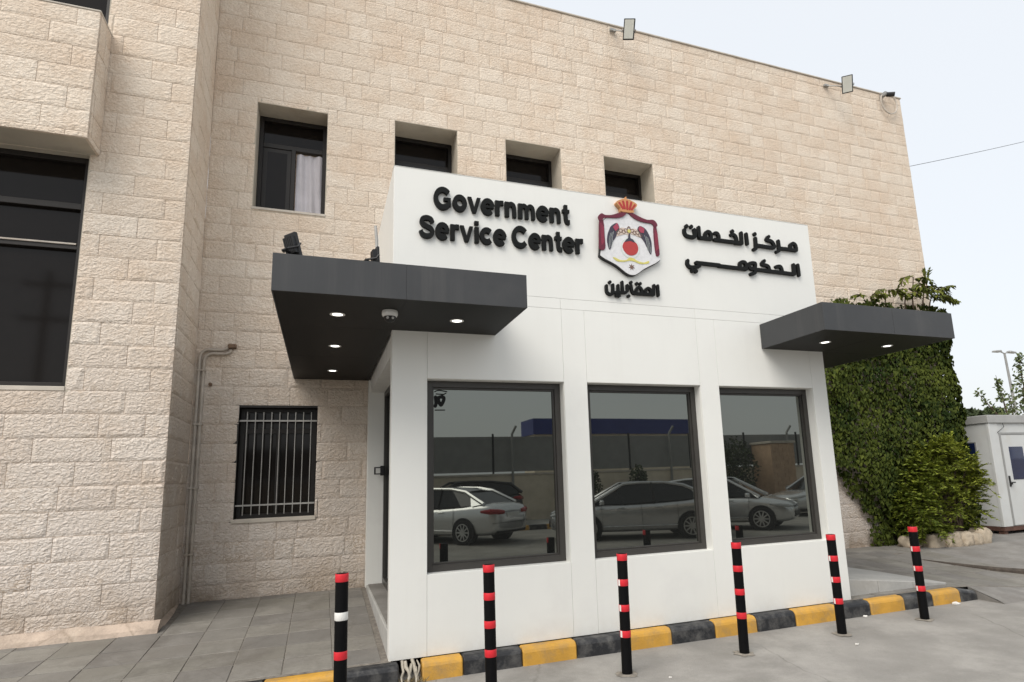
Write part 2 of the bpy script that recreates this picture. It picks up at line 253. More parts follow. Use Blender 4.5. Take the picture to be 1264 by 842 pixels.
# ------------------------------------------------------------ mesh helpers
class B:
    def __init__(s): s.v = []; s.f = []; s.mi = []; s.tone = []
    def quad(s, a, b, c, d, mi=0):
        i = len(s.v); s.v += [tuple(a), tuple(b), tuple(c), tuple(d)]; s.f.append((i, i+1, i+2, i+3)); s.mi.append(mi)
    def poly(s, pts, mi=0):
        i = len(s.v); s.v += [tuple(p) for p in pts]; s.f.append(tuple(range(i, i+len(pts)))); s.mi.append(mi)
    def box(s, x0, x1, y0, y1, z0, z1, mi=0):
        i = len(s.v)
        s.v += [(x0, y0, z0), (x1, y0, z0), (x1, y1, z0), (x0, y1, z0), (x0, y0, z1), (x1, y0, z1), (x1, y1, z1), (x0, y1, z1)]
        for f in ((0, 3, 2, 1), (4, 5, 6, 7), (0, 1, 5, 4), (1, 2, 6, 5), (2, 3, 7, 6), (3, 0, 4, 7)):
            s.f.append(tuple(i+k for k in f)); s.mi.append(mi)
        return s
    def hexa(s, p, mi=0):      # eight corners in box order
        i = len(s.v); s.v += [tuple(q) for q in p]
        for f in ((0, 3, 2, 1), (4, 5, 6, 7), (0, 1, 5, 4), (1, 2, 6, 5), (2, 3, 7, 6), (3, 0, 4, 7)):
            s.f.append(tuple(i+k for k in f)); s.mi.append(mi)
        return s
    def tube(s, pts, r, n=8, cap=True, mi=0):
        pts = [Vector(p) for p in pts]
        rs = r if isinstance(r, (list, tuple)) else [r]*len(pts)
        rings = []; prev = None
        for k, p in enumerate(pts):
            if k == 0: t = pts[1]-p
            elif k == len(pts)-1: t = p-pts[k-1]
            else: t = (pts[k+1]-p).normalized()+(p-pts[k-1]).normalized()
            t.normalize()
            a = prev - t*prev.dot(t) if prev is not None else t.orthogonal()
            a.normalize(); prev = a; b = t.cross(a)
            i = len(s.v)
            s.v += [tuple(p+(a*cos(2*pi*q/n)+b*sin(2*pi*q/n))*rs[k]) for q in range(n)]
            rings.append(i)
        for k in range(len(pts)-1):
            for q in range(n):
                s.f.append((rings[k]+q, rings[k]+(q+1) % n, rings[k+1]+(q+1) % n, rings[k+1]+q)); s.mi.append(mi)
        if cap:
            s.f.append(tuple(rings[0]+q for q in reversed(range(n)))); s.mi.append(mi)
            s.f.append(tuple(rings[-1]+q for q in range(n))); s.mi.append(mi)
        return s
    def lathe(s, prof, c=(0, 0, 0), n=20, axis='z', mi=0):
        rings = []
        for (r, h) in prof:
            i = len(s.v)
            for q in range(n):
                a = 2*pi*q/n
                if axis == 'z': p = (c[0]+r*cos(a), c[1]+r*sin(a), c[2]+h)
                elif axis == 'y': p = (c[0]+r*cos(a), c[1]+h, c[2]+r*sin(a))
                s.v.append(p)
            rings.append(i)
        for k in range(len(prof)-1):
            for q in range(n):
                s.f.append((rings[k]+q, rings[k]+(q+1) % n, rings[k+1]+(q+1) % n, rings[k+1]+q)); s.mi.append(mi)
        s.f.append(tuple(rings[0]+q for q in reversed(range(n)))); s.mi.append(mi)
        s.f.append(tuple(rings[-1]+q for q in range(n))); s.mi.append(mi)
        return s
    def prism_xz(s, pts, y0, y1, mi=0):     # outline in x,z; front at y0 (nearer the street), back at y1
        i = len(s.v); k = len(pts)
        ar = sum(pts[j][0]*pts[(j+1) % k][1]-pts[(j+1) % k][0]*pts[j][1] for j in range(k))
        if ar < 0: pts = pts[::-1]
        s.v += [(p[0], y0, p[1]) for p in pts]+[(p[0], y1, p[1]) for p in pts]
        s.f.append(tuple(range(i, i+k))); s.mi.append(mi)
        s.f.append(tuple(range(i+2*k-1, i+k-1, -1))); s.mi.append(mi)
        for j in range(k):
            s.f.append((i+j, i+k+j, i+k+(j+1) % k, i+(j+1) % k)); s.mi.append(mi)
        return s
    def build(s, name, mats, parent=None, smooth=False, bevel=0.0, loc=None, recalc=True):
        me = bpy.data.meshes.new(name)
        vv = s.v if loc is None else [(p[0]-loc[0], p[1]-loc[1], p[2]-loc[2]) for p in s.v]
        me.from_pydata(vv, [], s.f)
        if not isinstance(mats, (list, tuple)): mats = [mats]
        for m in mats: me.materials.append(MT[m] if isinstance(m, str) else m)
        if any(s.mi): me.polygons.foreach_set('material_index', s.mi)
        if s.tone:
            a = me.attributes.new('tone', 'FLOAT', 'POINT'); a.data.foreach_set('value', s.tone)
        if bevel or recalc:
            bm = bmesh.new(); bm.from_mesh(me)
            if recalc: bmesh.ops.recalc_face_normals(bm, faces=bm.faces)
            if bevel:
                bmesh.ops.remove_doubles(bm, verts=bm.verts, dist=1e-6)
                es = [e for e in bm.edges if len(e.link_faces) == 2 and e.calc_face_angle(0) > 0.5]
                bmesh.ops.bevel(bm, geom=es, offset=bevel, segments=1, affect='EDGES', clamp_overlap=True)
            bm.to_mesh(me); bm.free()
        if smooth:
            me.polygons.foreach_set('use_smooth', [True]*len(me.polygons))
            try: me.set_sharp_from_angle(angle=radians(40))
            except Exception: pass
        o = bpy.data.objects.new(name, me); COL.objects.link(o)
        if loc is not None: o.location = loc
        if parent is not None: attach(o, parent)
        return o

def attach(o, parent):
    # keep world coordinates: the meshes are written in world space
    o.parent = parent
    w = parent_world(parent)
    o.matrix_parent_inverse = w.inverted()
def parent_world(p):
    m = Matrix.LocRotScale(p.location, p.rotation_euler, p.scale)
    if p.parent is not None: m = parent_world(p.parent) @ p.matrix_parent_inverse @ m
    return m
def thing(name, label, cat, loc=(0, 0, 0), rz=0.0, group=None):
    o = bpy.data.objects.new(name, None); COL.objects.link(o)
    o.location = loc; o.rotation_euler = (0, 0, rz); o.empty_display_size = 0.2
    tag(o, label, cat, group); return o
def tag(o, label, cat, group=None):
    o['label'] = label; o['category'] = cat
    if group: o['group'] = group
def struct(o): o['kind'] = 'structure'; return o
def local(o, parent):        # child written in the parent's own coordinates
    o.parent = parent; return o
def copy_tree(o, parent=None):
    c = o.copy(); COL.objects.link(c)
    if parent is not None: c.parent = parent
    for ch in list(o.children): copy_tree(ch, c)
    return c
# ------------------------------------------------------------ ground
D, L, XL, XR = 3.007, 1.849, -2.174, 11.526
ROOF = 9.9
def zpl(y): return 0.162+0.056*max(0, min(3.2, y))            # left pavement, falling to the kerb
def zpr(x, y):                                                 # right pavement, ramping down past the kerb's end
    z = 0.158+0.024*max(0, min(3.2, y))
    if x > 7.0:
        t = min(1, (x-7.0)/1.6); z = z*(1-t)+t*min(0.235, -0.008+0.105*(y+0.02))
    return z
b = B(); b.quad((-300, -300, -0.03), (300, -300, -0.03), (300, 300, -0.03), (-300, 300, -0.03)); struct(b.build('ground', 'ground'))
b = B()
N_ = 40
for i in range(60):
    for j in range(26):
        x0, x1 = -14+i*0.75, -14+(i+1)*0.75; y0, y1 = -13.3+j*0.52, -13.3+(j+1)*0.52
        def zz(x, y): return 0.008*mnoise.noise(Vector((x*0.35, y*0.35, 3)))-0.004
        b.quad((x0, y0, zz(x0, y0)), (x1, y0, zz(x1, y0)), (x1, y1, zz(x1, y1)), (x0, y1, zz(x0, y1)))
road = struct(b.build('road', 'road', smooth=True, recalc=False))
b = B(); b.quad((31, -13.3, -0.01), (120, -13.3, -0.01), (120, 0.2, -0.01), (31, 0.2, -0.01)); b.quad((-120, -13.3, -0.01), (-14, -13.3, -0.01), (-14, 0.2, -0.01), (-120, 0.2, -0.01))
struct(b.build('road', 'road', recalc=False))
# pavements: a sandy bed with separate tiles on it
b = B()
for j in range(9):
    y0, y1 = -0.02+j*0.38, -0.02+(j+1)*0.38
    b.quad((-14, y0, zpl(y0)-0.005), (0.02, y0, zpl(y0)-0.005), (0.02, y1, zpl(y1)-0.005), (-14, y1, zpl(y1)-0.005))
pavl = struct(b.build('pavement', 'tilejoint', recalc=False))
b = B()
xs = [5.2+0.4*i for i in range(60)]; ys = [-0.02+0.36*j for j in range(24)]
for i in range(len(xs)-1):
    for j in range(len(ys)-1):
        q = [(x, y, zpr(x, y)-(0.005 if x < 9.3 else 0)) for x, y in ((xs[i], ys[j]), (xs[i+1], ys[j]), (xs[i+1], ys[j+1]), (xs[i], ys[j+1]))]
        b.quad(*q, mi=0 if xs[i] < 9.2 else 1)
for i in range(len(xs)-1):
    if xs[i] < 7.15: continue
    for j in range(6):
        ya, yb = -.02-.09*j, -.02-.09*(j+1)
        zq = lambda x, y: zpr(x, -.02)*max(0, 1+(y+.02)/.45)-.010*(1 if y < -.4 else 0)
        b.quad((xs[i], yb, zq(xs[i], yb)), (xs[i+1], yb, zq(xs[i+1], yb)), (xs[i+1], ya, zq(xs[i+1], ya)), (xs[i], ya, zq(xs[i], ya)), mi=1)
b.quad((7.2, -.02, zpr(7.2, -.02)), (7.2, -.47, -.012), (7.2, -.47, -.03), (7.2, -.02, -.03), mi=1)
pavr = struct(b.build('pavement', ['tilejoint', 'tile'], recalc=False))
def tile(x0, x1, y0, y1, zf, parent):
    t = B(); g = 0.0032; gy = 0.0075; dz = random.uniform(-0.002, 0.003); rx = random.uniform(-.002, .002)
    p = [(x0+g, y0+gy), (x1-g, y0+gy), (x1-g, y1-gy), (x0+g, y1-gy)]
    t.hexa([(x, y, zf(x, y)-0.03) for x, y in p]+[(x, y, zf(x, y)+dz+(rx if k % 2 else -rx)) for k, (x, y) in enumerate(p)])
    t.build('tile', TILES[random.randrange(4)], parent, bevel=0.004, loc=((x0+x1)/2, (y0+y1)/2, zf(x0, y0)))
TILES = []
for k, f in enumerate((0.86, 1.0, 1.1, 0.95)):
    TILES.append(M('grey_paving_tile', (0.225*f, 0.213*f, 0.195*f*(1.0-0.02*k)), 0.75, var=0.10, scale=3.0, bump=0.3, bscale=60, stain=(0.12, 0.108, 0.094), stain_amt=0.8, stain_scale=1.3+0.4*k, rvar=0.1))
    weathered(TILES[-1], 0.6, 0.0, (0.13, 0.115, 0.1), (0.28, 0.267, 0.245), 1.4+.3*k, 0.5); weathered(TILES[-1], 1.1, 0.35, (0.11, 0.1, 0.088), (0.125, 0.112, 0.097), 0.75, 0.6)
for i in range(12):
    for j in range(8):
        x1 = -0.055-0.4*i; x0 = x1-0.4; y0 = 0.02+0.4*j-0.0; y1 = min(y0+0.4, 3.0)
        if y1-y0 < 0.1 or (x1 < XL+0.3 and y0 > L+0.02): continue
        tile(x0, x1, y0, y1, lambda x, y: zpl(y), pavl)
for i in range(10):
    for j in range(8):
        x0 = 5.30+0.4*i; y0 = 0.04+0.4*j
        if y0 > 2.9: continue
        tile(x0, x0+0.4, y0, min(3.0, y0+0.4), zpr, pavr)
# a pale ramp slab at the kiosk's right side
rampt = B()
rz = lambda x: .365-.19*(x-5.29)/1.75
for k in range(3):
    xa, xb = 5.29+.585*k+.003, 5.29+.585*(k+1)-.003
    rampt.hexa([(xa, 0.14, .12), (xb, 0.14, .12), (xb, 1.68, .12), (xa, 1.68, .12), (xa, 0.14, rz(xa)), (xb, 0.14, rz(xb)), (xb, 1.68, rz(xb)+.01), (xa, 1.68, rz(xa)+.01)])
    if k == 0: ramp = struct(rampt.build('ramp', 'slab', bevel=0.006))
    else:
        rampt.build('slab', 'slab', ramp, bevel=0.006)
    rampt = B()
# broken pavement edge with the dark joint beyond the kerb
b = B(); pts = [(8.55, 1.75), (8.66, 1.42), (8.80, 1.08), (8.98, 0.76), (9.2, 0.47), (9.5, 0.2), (9.95, -.10), (10.6, -0.45), (11.5, -.9), (13, -1.6)]
rings = []
for k, (x, y) in enumerate(pts):
    s = min(1, k/6); z = max(.0, zpr(x, y)); i = len(b.v); w_ = .025+.10*s; hh = .004+.10*s+.008*mnoise.noise(Vector((x*4, y*4, 0)))
    b.v += [(x-.01, y-.01, z-.05), (x, y, z+hh*.55), (x+w_*.5, y+w_*.6, z+hh), (x+w_, y+w_*1.1, z-.05)]; rings.append(i)
for k in range(len(rings)-1):
    for q_ in range(3):
        b.f.append((rings[k]+q_, rings[k+1]+q_, rings[k+1]+q_+1, rings[k]+q_+1)); b.mi.append(0)
struct(b.build('pavement_edge', 'darksoil'))

# kerbs
def kerb_block(x0, x1, mat, parent, e0=0.0, e1=0.0):
    t = B(); n = 4; prof = [(-0.135, -0.02), (-0.128, 0.122), (-0.098, 0.153), (-0.004, 0.155), (-0.004, -0.02)]
    ox = random.uniform(-.004, .004)
    for (u0, u1, k0, k1) in ((x0+0.003, x1-0.003, e0, e1),):
        i = len(t.v)
        for x, e in ((u0, k0), (u1, k1)):
            for (y, z) in prof: t.v.append((x, y+ox, z*(1-0.35*e)))
        m_ = len(prof)
        for q in range(m_):
            t.f.append((i+q, i+(q+1) % m_, i+m_+(q+1) % m_, i+m_+q)); t.mi.append(0)
        t.f.append(tuple(range(i+m_-1, i-1, -1))); t.mi.append(0); t.f.append(tuple(range(i+m_, i+2*m_))); t.mi.append(0)
    return t.build('kerb_stone', mat, parent, bevel=0.012)
kb = B(); kb.box(0.3, 7.05, -0.10, -0.012, -0.03, 0.10); kerb = struct(kb.build('kerb', 'mortar'))
js = [.27, .63, 1.18, 1.72, 2.27, 2.76, 3.28, 3.81, 4.33, 4.93, 5.42, 5.96, 6.43, 6.9, 7.2]
for k in range(len(js)-1):
    kerb_block(js[k], js[k+1], 'kyellow' if k % 2 == 0 else 'kblack', kerb, 0, 1.0 if k == len(js)-2 else 0)
kb = B(); kb.box(-9, 0.02, -0.10, -0.012, -0.03, 0.10); kerb2 = struct(kb.build('kerb', 'mortar'))
js = [0.075, -.42, -.98, -1.5, -2.05, -2.6, -3.1, -3.65, -4.2]
for k in range(len(js)-1): kerb_block(js[k+1], js[k], 'kblack' if k % 2 == 0 else 'kyellow', kerb2)

# ------------------------------------------------------------ stone building
bld = thing('stone_building', 'two storey building of cream rock-faced limestone with flat roof behind the white kiosk', 'building', (4, D, 0))
COURSE0, CH = 0.263, 0.249
holes_main = [(-1.628, -0.669, 1.284, 2.729), (-1.611, -0.657, 5.538, 7.156), (0.319, 1.299, 5.75, 7.232), (2.107, 3.09, 5.75, 7.232), (3.91, 4.892, 5.75, 7.232)]
holes_left = [(-7.6, -3.14, 2.785, 5.426), (-7.6, -3.10, 6.97, 9.3)]
def wall_sheet(b, O, U, V, N, u0, u1, v0, v1, holes, off):
    us = sorted({u0, u1, *[h[0] for h in holes], *[h[1] for h in holes]}); vs_ = sorted({v0, v1, *[h[2] for h in holes], *[h[3] for h in holes]})
    us = [u for u in us if u0 <= u <= u1]; vs_ = [v for v in vs_ if v0 <= v <= v1]
    for i in range(len(us)-1):
        for j in range(len(vs_)-1):
            cu, cv = (us[i]+us[i+1])/2, (vs_[j]+vs_[j+1])/2
            if any(h[0] < cu < h[1] and h[2] < cv < h[3] for h in holes): continue
            P = lambda u, v: O+U*u+V*v-N*off
            b.quad(P(us[i], vs_[j]), P(us[i+1], vs_[j]), P(us[i+1], vs_[j+1]), P(us[i], vs_[j+1]))
X_, Y_, Z_ = Vector((1, 0, 0)), Vector((0, 1, 0)), Vector((0, 0, 1))
FACES = {  # origin, u, v, normal, ranges, holes
 'main': (Vector((0, D, 0)), X_, Z_, -Y_, XL+0.0, XR, 0.0, ROOF, holes_main),
 'left': (Vector((0, L, 0)), X_, Z_, -Y_, -9.0, XL, 0.0, 12.6, holes_left),
 'return': (Vector((XL, 0, 0)), Y_, Z_, X_, L+0.035, D-0.003, 0.0, 12.6, []),
 'oriel': (Vector((0, 1.458, 0)), X_, Z_, -Y_, -9.0, -3.05, 5.426, 6.95, []),
 'oriel_side': (Vector((-3.05, 0, 0)), Y_, Z_, X_, 1.458+0.035, L-0.004, 5.426, 6.95, []),
 'gable': (Vector((XR, 0, 0)), Y_, Z_, X_, D+0.035, D+11, 0.0, ROOF, []),
}
b = B()
for k, (O, U, V, N, u0, u1, v0, v1, hs) in FACES.items(): wall_sheet(b, O, U, V, N, u0, u1, v0, v1, hs, 0.0036)
b.quad((XL-1, D+0.02, ROOF-.02), (XR-.02, D+0.02, ROOF-.02), (XR-.02, D+11, ROOF-.02), (XL-1, D+11, ROOF-.02))
b.quad((XL-.02, D, ROOF-.1), (XL-.02, D+11, ROOF-.1), (XL-.02, D+11, 12.6), (XL-.02, D, 12.6))
b.quad((-9, L+.02, 12.59), (XL-.02, L+.02, 12.59), (XL-.02, D+11, 12.59), (-9, D+11, 12.59))
b.quad((-9, D+11, 0), (XR-.02, D+11, 0), (XR-.02, D+11, ROOF-.02), (-9, D+11, ROOF-.02))
wall = b.build('wall', 'mortar', bld, recalc=False)
# soffit of the oriel and of its window
b = B(); b.quad((-9, 1.462, 5.43), (-3.055, 1.462, 5.43), (-3.055, L+.012, 5.43), (-9, L+.012, 5.43)); b.quad((-9, 1.462, 6.946), (-3.055, 1.462, 6.946), (-3.055, L+.012, 6.946), (-9, L+.012, 6.946))
b.build('oriel_soffit', 'render', bld, recalc=False)
b = B(); b.box(-9, -3.045, 1.452, L+.01, 6.952, 6.975); b.build('oriel_ledge', 'sill', bld, bevel=0.006)

def stone_geo(w, h, rough, seed):
    """front grid in local u,v,n; joint recessed behind"""
    rnd = random.Random(seed); nu, nv = (4, 2)
    us = [-w/2, -w/2+0.018, 0.0, w/2-0.018, w/2]; vs_ = [-h/2, 0.0, h/2]
    us = [-w/2, -w/2+min(.03, w*.2), w*rnd.uniform(-.1, .1), w/2-min(.03, w*.2), w/2]
    P = []; F_ = []
    bulge = 0.002+0.011*rough; base = rnd.uniform(-0.001, 0.0025)
    for j, v in enumerate([-h/2, -h/2+min(.03, h*.25), h/2-min(.03, h*.25), h/2]):
        for i, u in enumerate(us):
            edge = i in (0, 4) or j in (0, 3)
            P.append((u, v, base+(rnd.uniform(-.002, .0) if edge else bulge*rnd.uniform(0.3, 1.3))))
    for j in range(3):
        for i in range(4):
            a = j*5+i; F_.append((a, a+1, a+6, a+5))
    rim = [0, 1, 2, 3, 4, 9, 14, 19, 18, 17, 16, 15, 10, 5]
    k = len(P)
    for r in rim: P.append((P[r][0], P[r][1], -0.03))
    n = len(rim)
    for q in range(n): F_.append((rim[q], k+q, k+(q+1) % n, rim[(q+1) % n]))
    return P, F_
def cut(rects, h):
    o = []
    for (a, b_, c, d) in rects:
        if h[1] <= a or h[0] >= b_ or h[3] <= c or h[2] >= d: o.append((a, b_, c, d)); continue
        if h[0] > a: o.append((a, h[0], c, d))
        if h[1] < b_: o.append((h[1], b_, c, d))
        if h[2] > c: o.append((max(a, h[0]), min(b_, h[1]), c, h[2]))
        if h[3] < d: o.append((max(a, h[0]), min(b_, h[1]), h[3], d))
    return o
recs = []
rs = random.Random(11)
for key, (O, U, V, N, u0, u1, v0, v1, hs) in FACES.items():
    k0 = int((v0-COURSE0)//CH)
    k = k0
    while COURSE0+k*CH < v1:
        c0, c1 = COURSE0+k*CH, COURSE0+(k+1)*CH
        k += 1
        if c1 > v1 and v1-c0 < 0.08: continue
        c0, c1 = max(c0, v0), min(c1, v1)
        if c1 < v1 and v1-c1 < 0.08: c1 = v1
        if c1-c0 < 0.05 or c1 < 0.2: continue
        if key in ('return', 'oriel_side'):
            m_ = (u0*0.5+u1*0.5)+rs.uniform(-.12, .12); cuts = [u0, m_, u1]
            if u1-u0 > 0.9: cuts = [u0, u0+(u1-u0)*rs.uniform(.28, .4), u0+(u1-u0)*rs.uniform(.6, .75), u1]
        elif key == 'left' or key == 'oriel':
            cuts = [u1]
            cuts.append(u1-(0.22 if k % 2 else 0.46)*rs.uniform(.9, 1.15))
            while cuts[-1] > u0: cuts.append(cuts[-1]-rs.uniform(0.42, 0.85))
            cuts = cuts[::-1]; cuts[0] = u0
        else:
            cuts = [u0+rs.uniform(-.3, 0)]
            while cuts[-1] < u1: cuts.append(cuts[-1]+rs.choice((rs.uniform(.24, .36), rs.uniform(.36, .5), rs.uniform(.48, .66))))
            cuts[0] = u0; cuts[-1] = u1
            if cuts[-1]-cuts[-2] < .12: cuts.pop(-2)
        for i in range(len(cuts)-1):
            rr = [(cuts[i], cuts[i+1], c0, c1)]
            for h in hs: rr = cut(rr, h)
            for (a, b_, c, d) in rr:
                if b_-a < 0.03 or d-c < 0.03: continue
                ctr = O+U*((a+b_)/2)+V*((c+d)/2)
                dv = ctr-CAMP; zc = dv.dot(F)
                if zc < 0.5: continue
                px = 512+ (32+ 597.4*dv.dot(RR)/zc); py = 341+(31-597.4*dv.dot(UU)/zc)
                vis = -30 < px < 1054 and -20 < py < 702
                facing = max(0.0, -dv.normalized().dot(N))
                if key == 'main' and ctr.x > 0.25 and ctr.x < 7.9 and ctr.z < 4.0: continue       # hidden by the kiosk's back
                if key == 'main' and ctr.x > 0.1 and ctr.z < 5.1 and ctr.x < 7: vis = False
                if key == 'main' and ctr.x > 9.0 and ctr.z < 4.6: vis = False                         # under the creeper
                if key == 'oriel' and ctr.x < -5.5: continue
                if ctr.x < -7.5 and not vis: continue
                if ctr.z > 10.5 and not vis: continue
                area = (b_-a)*(d-c)*facing/zc**2 if vis else 0
                recs.append((area, ctr, U, V, N, b_-a-0.006, d-c-0.005, key))
recs.sort(key=lambda r: -r[0])
STUFF = B(); stuff_rf = []
tn = random.Random(5)
for q, (area, ctr, U, V, N, w, h, key) in enumerate(recs):
    low = ctr.z < 5.2
    rough = tn.choice((0.2, 0.3, 0.45, 0.6)) if low else tn.choice((0.05, 0.15, 0.3))
    tone = tn.random(); rface = tn.uniform(.45, .9) if (.76 < ctr.z < 1.0 and tn.random() < (.75 if key == 'left' else .6)) else (0.25*tn.random() if low else 0.12*tn.random())
    P, F_ = stone_geo(w, h, rough, q)
    if q < 298 and area > 0:
        me = bpy.data.meshes.new('stone')
        me.from_pydata([tuple(U*p[0]+V*p[1]+N*p[2]) for p in P], [], F_)
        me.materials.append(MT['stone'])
        me.attributes.new('tone', 'FLOAT', 'POINT').data.foreach_set('value', [tone]*len(P))
        me.attributes.new('rough_face', 'FLOAT', 'POINT').data.foreach_set('value', [rface]*len(P))
        o = bpy.data.objects.new('stone', me); COL.objects.link(o); o.location = ctr; attach(o, bld)
    else:
        i = len(STUFF.v)
        STUFF.v += [tuple(ctr+U*p[0]+V*p[1]+N*p[2]) for p in P]; STUFF.f += [tuple(i+a for a in f) for f in F_]
        STUFF.mi += [0]*len(F_); STUFF.tone += [tone]*len(P); stuff_rf += [rface]*len(P)
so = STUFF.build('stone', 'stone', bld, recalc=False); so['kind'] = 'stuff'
so.data.attributes.new('rough_face', 'FLOAT', 'POINT').data.foreach_set('value', stuff_rf)

b = B(); b.box(XL+0.02, XR+0.02, D-0.025, D+0.35, ROOF+0.002, ROOF+0.032); b.build('coping', 'sill', bld, bevel=0.006)
# rough mortar fillet along the foot of the left wall
b = B(); i0 = None
for k in range(29):
    x = -9+(XL+0.06+9)*k/28; j = 0.02*mnoise.noise(Vector((x*3, 0, 0)))
    r = [(x, L-0.12+j, zpl(L)-.01), (x, L-0.10+j, zpl(L)+0.035+j), (x, L-0.015, zpl(L)+0.10+j), (x, L+.02, zpl(L)+.10+j)]
    i = len(b.v); b.v += r
    if i0 is not None:
        for q in range(3): b.f.append((i0+q, i+q, i+q+1, i0+q+1)); b.mi.append(0)
    i0 = i
xe = XL+0.06
b.poly([(xe, L-.12, zpl(L)-.01), (xe+.03, L+.35, zpl(L)-.01), (XL-.01, L+.35, zpl(L)+.07), (xe-.05, L-.015, zpl(L)+.10)])
b.poly([(xe+.03, L+.35, zpl(L)-.01), (XL+.01, D, zpl(D)-.01), (XL-.01, D, zpl(D)+.03), (XL-.01, L+.35, zpl(L)+.07)])
b.build('foundation_fillet', 'plinth', bld)

def reveal(h, y0, y1, parent, mat='render'):
    b = B(); a0, a1, c0, c1 = h; e = 0.0035
    for k in (0,):
        b.box(a0-.05, a0+e, y0, y1, c0-.05, c1+.05); b.box(a1-e, a1+.05, y0, y1, c0-.05, c1+.05)
        b.box(a0+e, a1-e, y0, y1, c1-e, c1+.05); b.box(a0+e, a1-e, y0, y1, c0-.05, c0+e)
    return b.build('reveal', mat, parent)
def win(h, y, parent, transoms=(), mull=(), fw=0.055, frame='mullion', pane='oldglass', dep=0.06):
    a0, a1, c0, c1 = h
    b = B()
    b.box(a0, a0+fw, y-dep, y, c0, c1); b.box(a1-fw, a1, y-dep, y, c0, c1)
    b.box(a0+fw, a1-fw, y-dep, y, c1-fw, c1); b.box(a0+fw, a1-fw, y-dep, y, c0, c0+fw)
    for t in transoms: b.box(a0+fw, a1-fw, y-dep+.004, y, t-fw*.6, t+fw*.6)
    for (x, z0, z1) in mull: b.box(x-fw*.5, x+fw*.5, y-dep+.002, y, z0, z1)
    f = b.build('window', frame, parent, bevel=0.004)
    return f
def pane(x0, x1, z0, z1, y, f, mat='oldglass'):
    b = B(); b.box(x0, x1, y-.03, y-.024, z0, z1); return b.build('pane', mat, f)
# the two tall windows of the left wing
for hz, tr in ((holes_left[0], (4.84, 4.37)), (holes_left[1], (7.9, 8.6))):
    w = win((hz[0], hz[1], hz[2]+.002, hz[3]-.002), 2.03, bld, tr, ((-4.75, hz[2], hz[3]), (-6.2, hz[2], hz[3])), fw=0.06, dep=.09)
    zs = [hz[2], *sorted(tr), hz[3]]; xs_ = [hz[0], -6.2, -4.75, hz[1]]
    for i in range(3):
        for j in range(3): pane(xs_[i]+.01, xs_[i+1]-.01, zs[j]+.01, zs[j+1]-.01, 2.03, w)
    reveal(hz, L+.001, 2.04, bld)
b = B(); b.box(-7.65, -3.142, L-.012, 1.94, 2.745, 2.792); b.build('sill', 'sill', bld, bevel=.004)
b = B(); b.box(-7.5, -3.21, 1.93, 1.945, 4.385, 4.402); b.build('transom_highlight', 'pipe', bld)  # pale strip painting the lit edge highlight of the transom
# upper window with the curtain
h = holes_main[1]; yb = 3.44
reveal(h, D+.001, yb+.02, bld)
w = win((h[0]+.004, h[1]-.004, h[2]+.004, h[3]-.004), yb, bld, (6.70,), ((-1.126, h[2], 6.7),), fw=0.06, dep=.09)
pane(h[0]+.03, h[1]-.03, 6.72, h[3]-.03, yb, w); pane(h[0]+.05, -1.13, h[2]+.04, 6.68, yb, w)
b = B(); b.box(h[0]+.065, -1.155, yb-.075, yb-.045, h[2]+.07, 6.66); s_ = b.build('sash', 'mullion', w, bevel=.004)
b = B(); b.box(h[0]+.13, -1.215, yb-.079, yb-.076, h[2]+.13, 6.60); b.build('pane', 'oldglass', w)
b = B(); nx, nz = 22, 10
for j in range(nz+1):
    for i in range(nx+1):
        t, s = i/nx, j/nz
        x = -1.085+0.40*t*(1-0.05*sin(pi*s)); z = h[2]+.02+(6.64-h[2]-.02)*s
        y = yb-.03+.016*sin(t*19+2.2*s*s)+.010*sin(t*9-3*s)-.02*t*s
        b.v.append((x, y, z))
for j in range(nz):
    for i in range(nx):
        a = j*(nx+1)+i; b.f.append((a, a+1, a+nx+2, a+nx+1)); b.mi.append(0)
b.build('curtain', 'curtain', bld, smooth=True)
b = B(); b.box(h[0]-.01, h[1]+.01, D-.015, D+.4, h[2]-.03, h[2]+.006); b.build('sill', 'sill', bld, bevel=.004)
# small deep windows above the sign
for h in holes_main[2:]:
    yb = 3.53; reveal(h, D+.001, yb+.02, bld)
    w = win((h[0]+.004, h[1]-.004, h[2]+.004, h[3]-.004), yb, bld, (6.78,), (), fw=0.06, dep=.09)
    pane(h[0]+.03, h[1]-.03, 6.82, h[3]-.03, yb, w); pane(h[0]+.03, h[1]-.03, h[2]+.03, 6.74, yb, w)
    b = B(); b.box(h[0]+.064, h[1]-.064, yb-.12, yb-.088, 6.68, 6.75); b.build('shutter_rail', 'black', w, bevel=.004)
# barred window low on the left
h = holes_main[0]; yb = 3.20
reveal(h, D+.001, yb+.02, bld, 'mullion')
w = win((h[0]+.004, h[1]-.004, h[2]+.004, h[3]-.004), yb, bld, (2.42,), ((-1.15, h[2], 2.42),), fw=0.055, dep=.06)
pane(h[0]+.03, h[1]-.03, 2.43, h[3]-.03, yb, w); pane(h[0]+.03, -1.15, h[2]+.03, 2.41, yb, w); pane(-1.15, h[1]-.03, h[2]+.03, 2.41, yb, w)
for z in (2.552, 1.458):
    b = B(); b.box(h[0]+.002, h[1]-.002, D+.032, D+.045, z-.010, z+.010); b.build('grille_rail', 'bar', bld)
for k in range(9):
    x = h[0]+.095+k*0.0985; b = B(); b.tube([(x, D+.038, h[2]+.05), (x, D+.038, h[3]-.06)], 0.0062, 6); b.build('grille_bar', 'bar', bld)
b = B(); b.box(h[0]-.03, h[1]+.02, D-.022, D+.25, h[2]-.045, h[2]+.005); b.build('sill', 'sill', bld, bevel=.005)

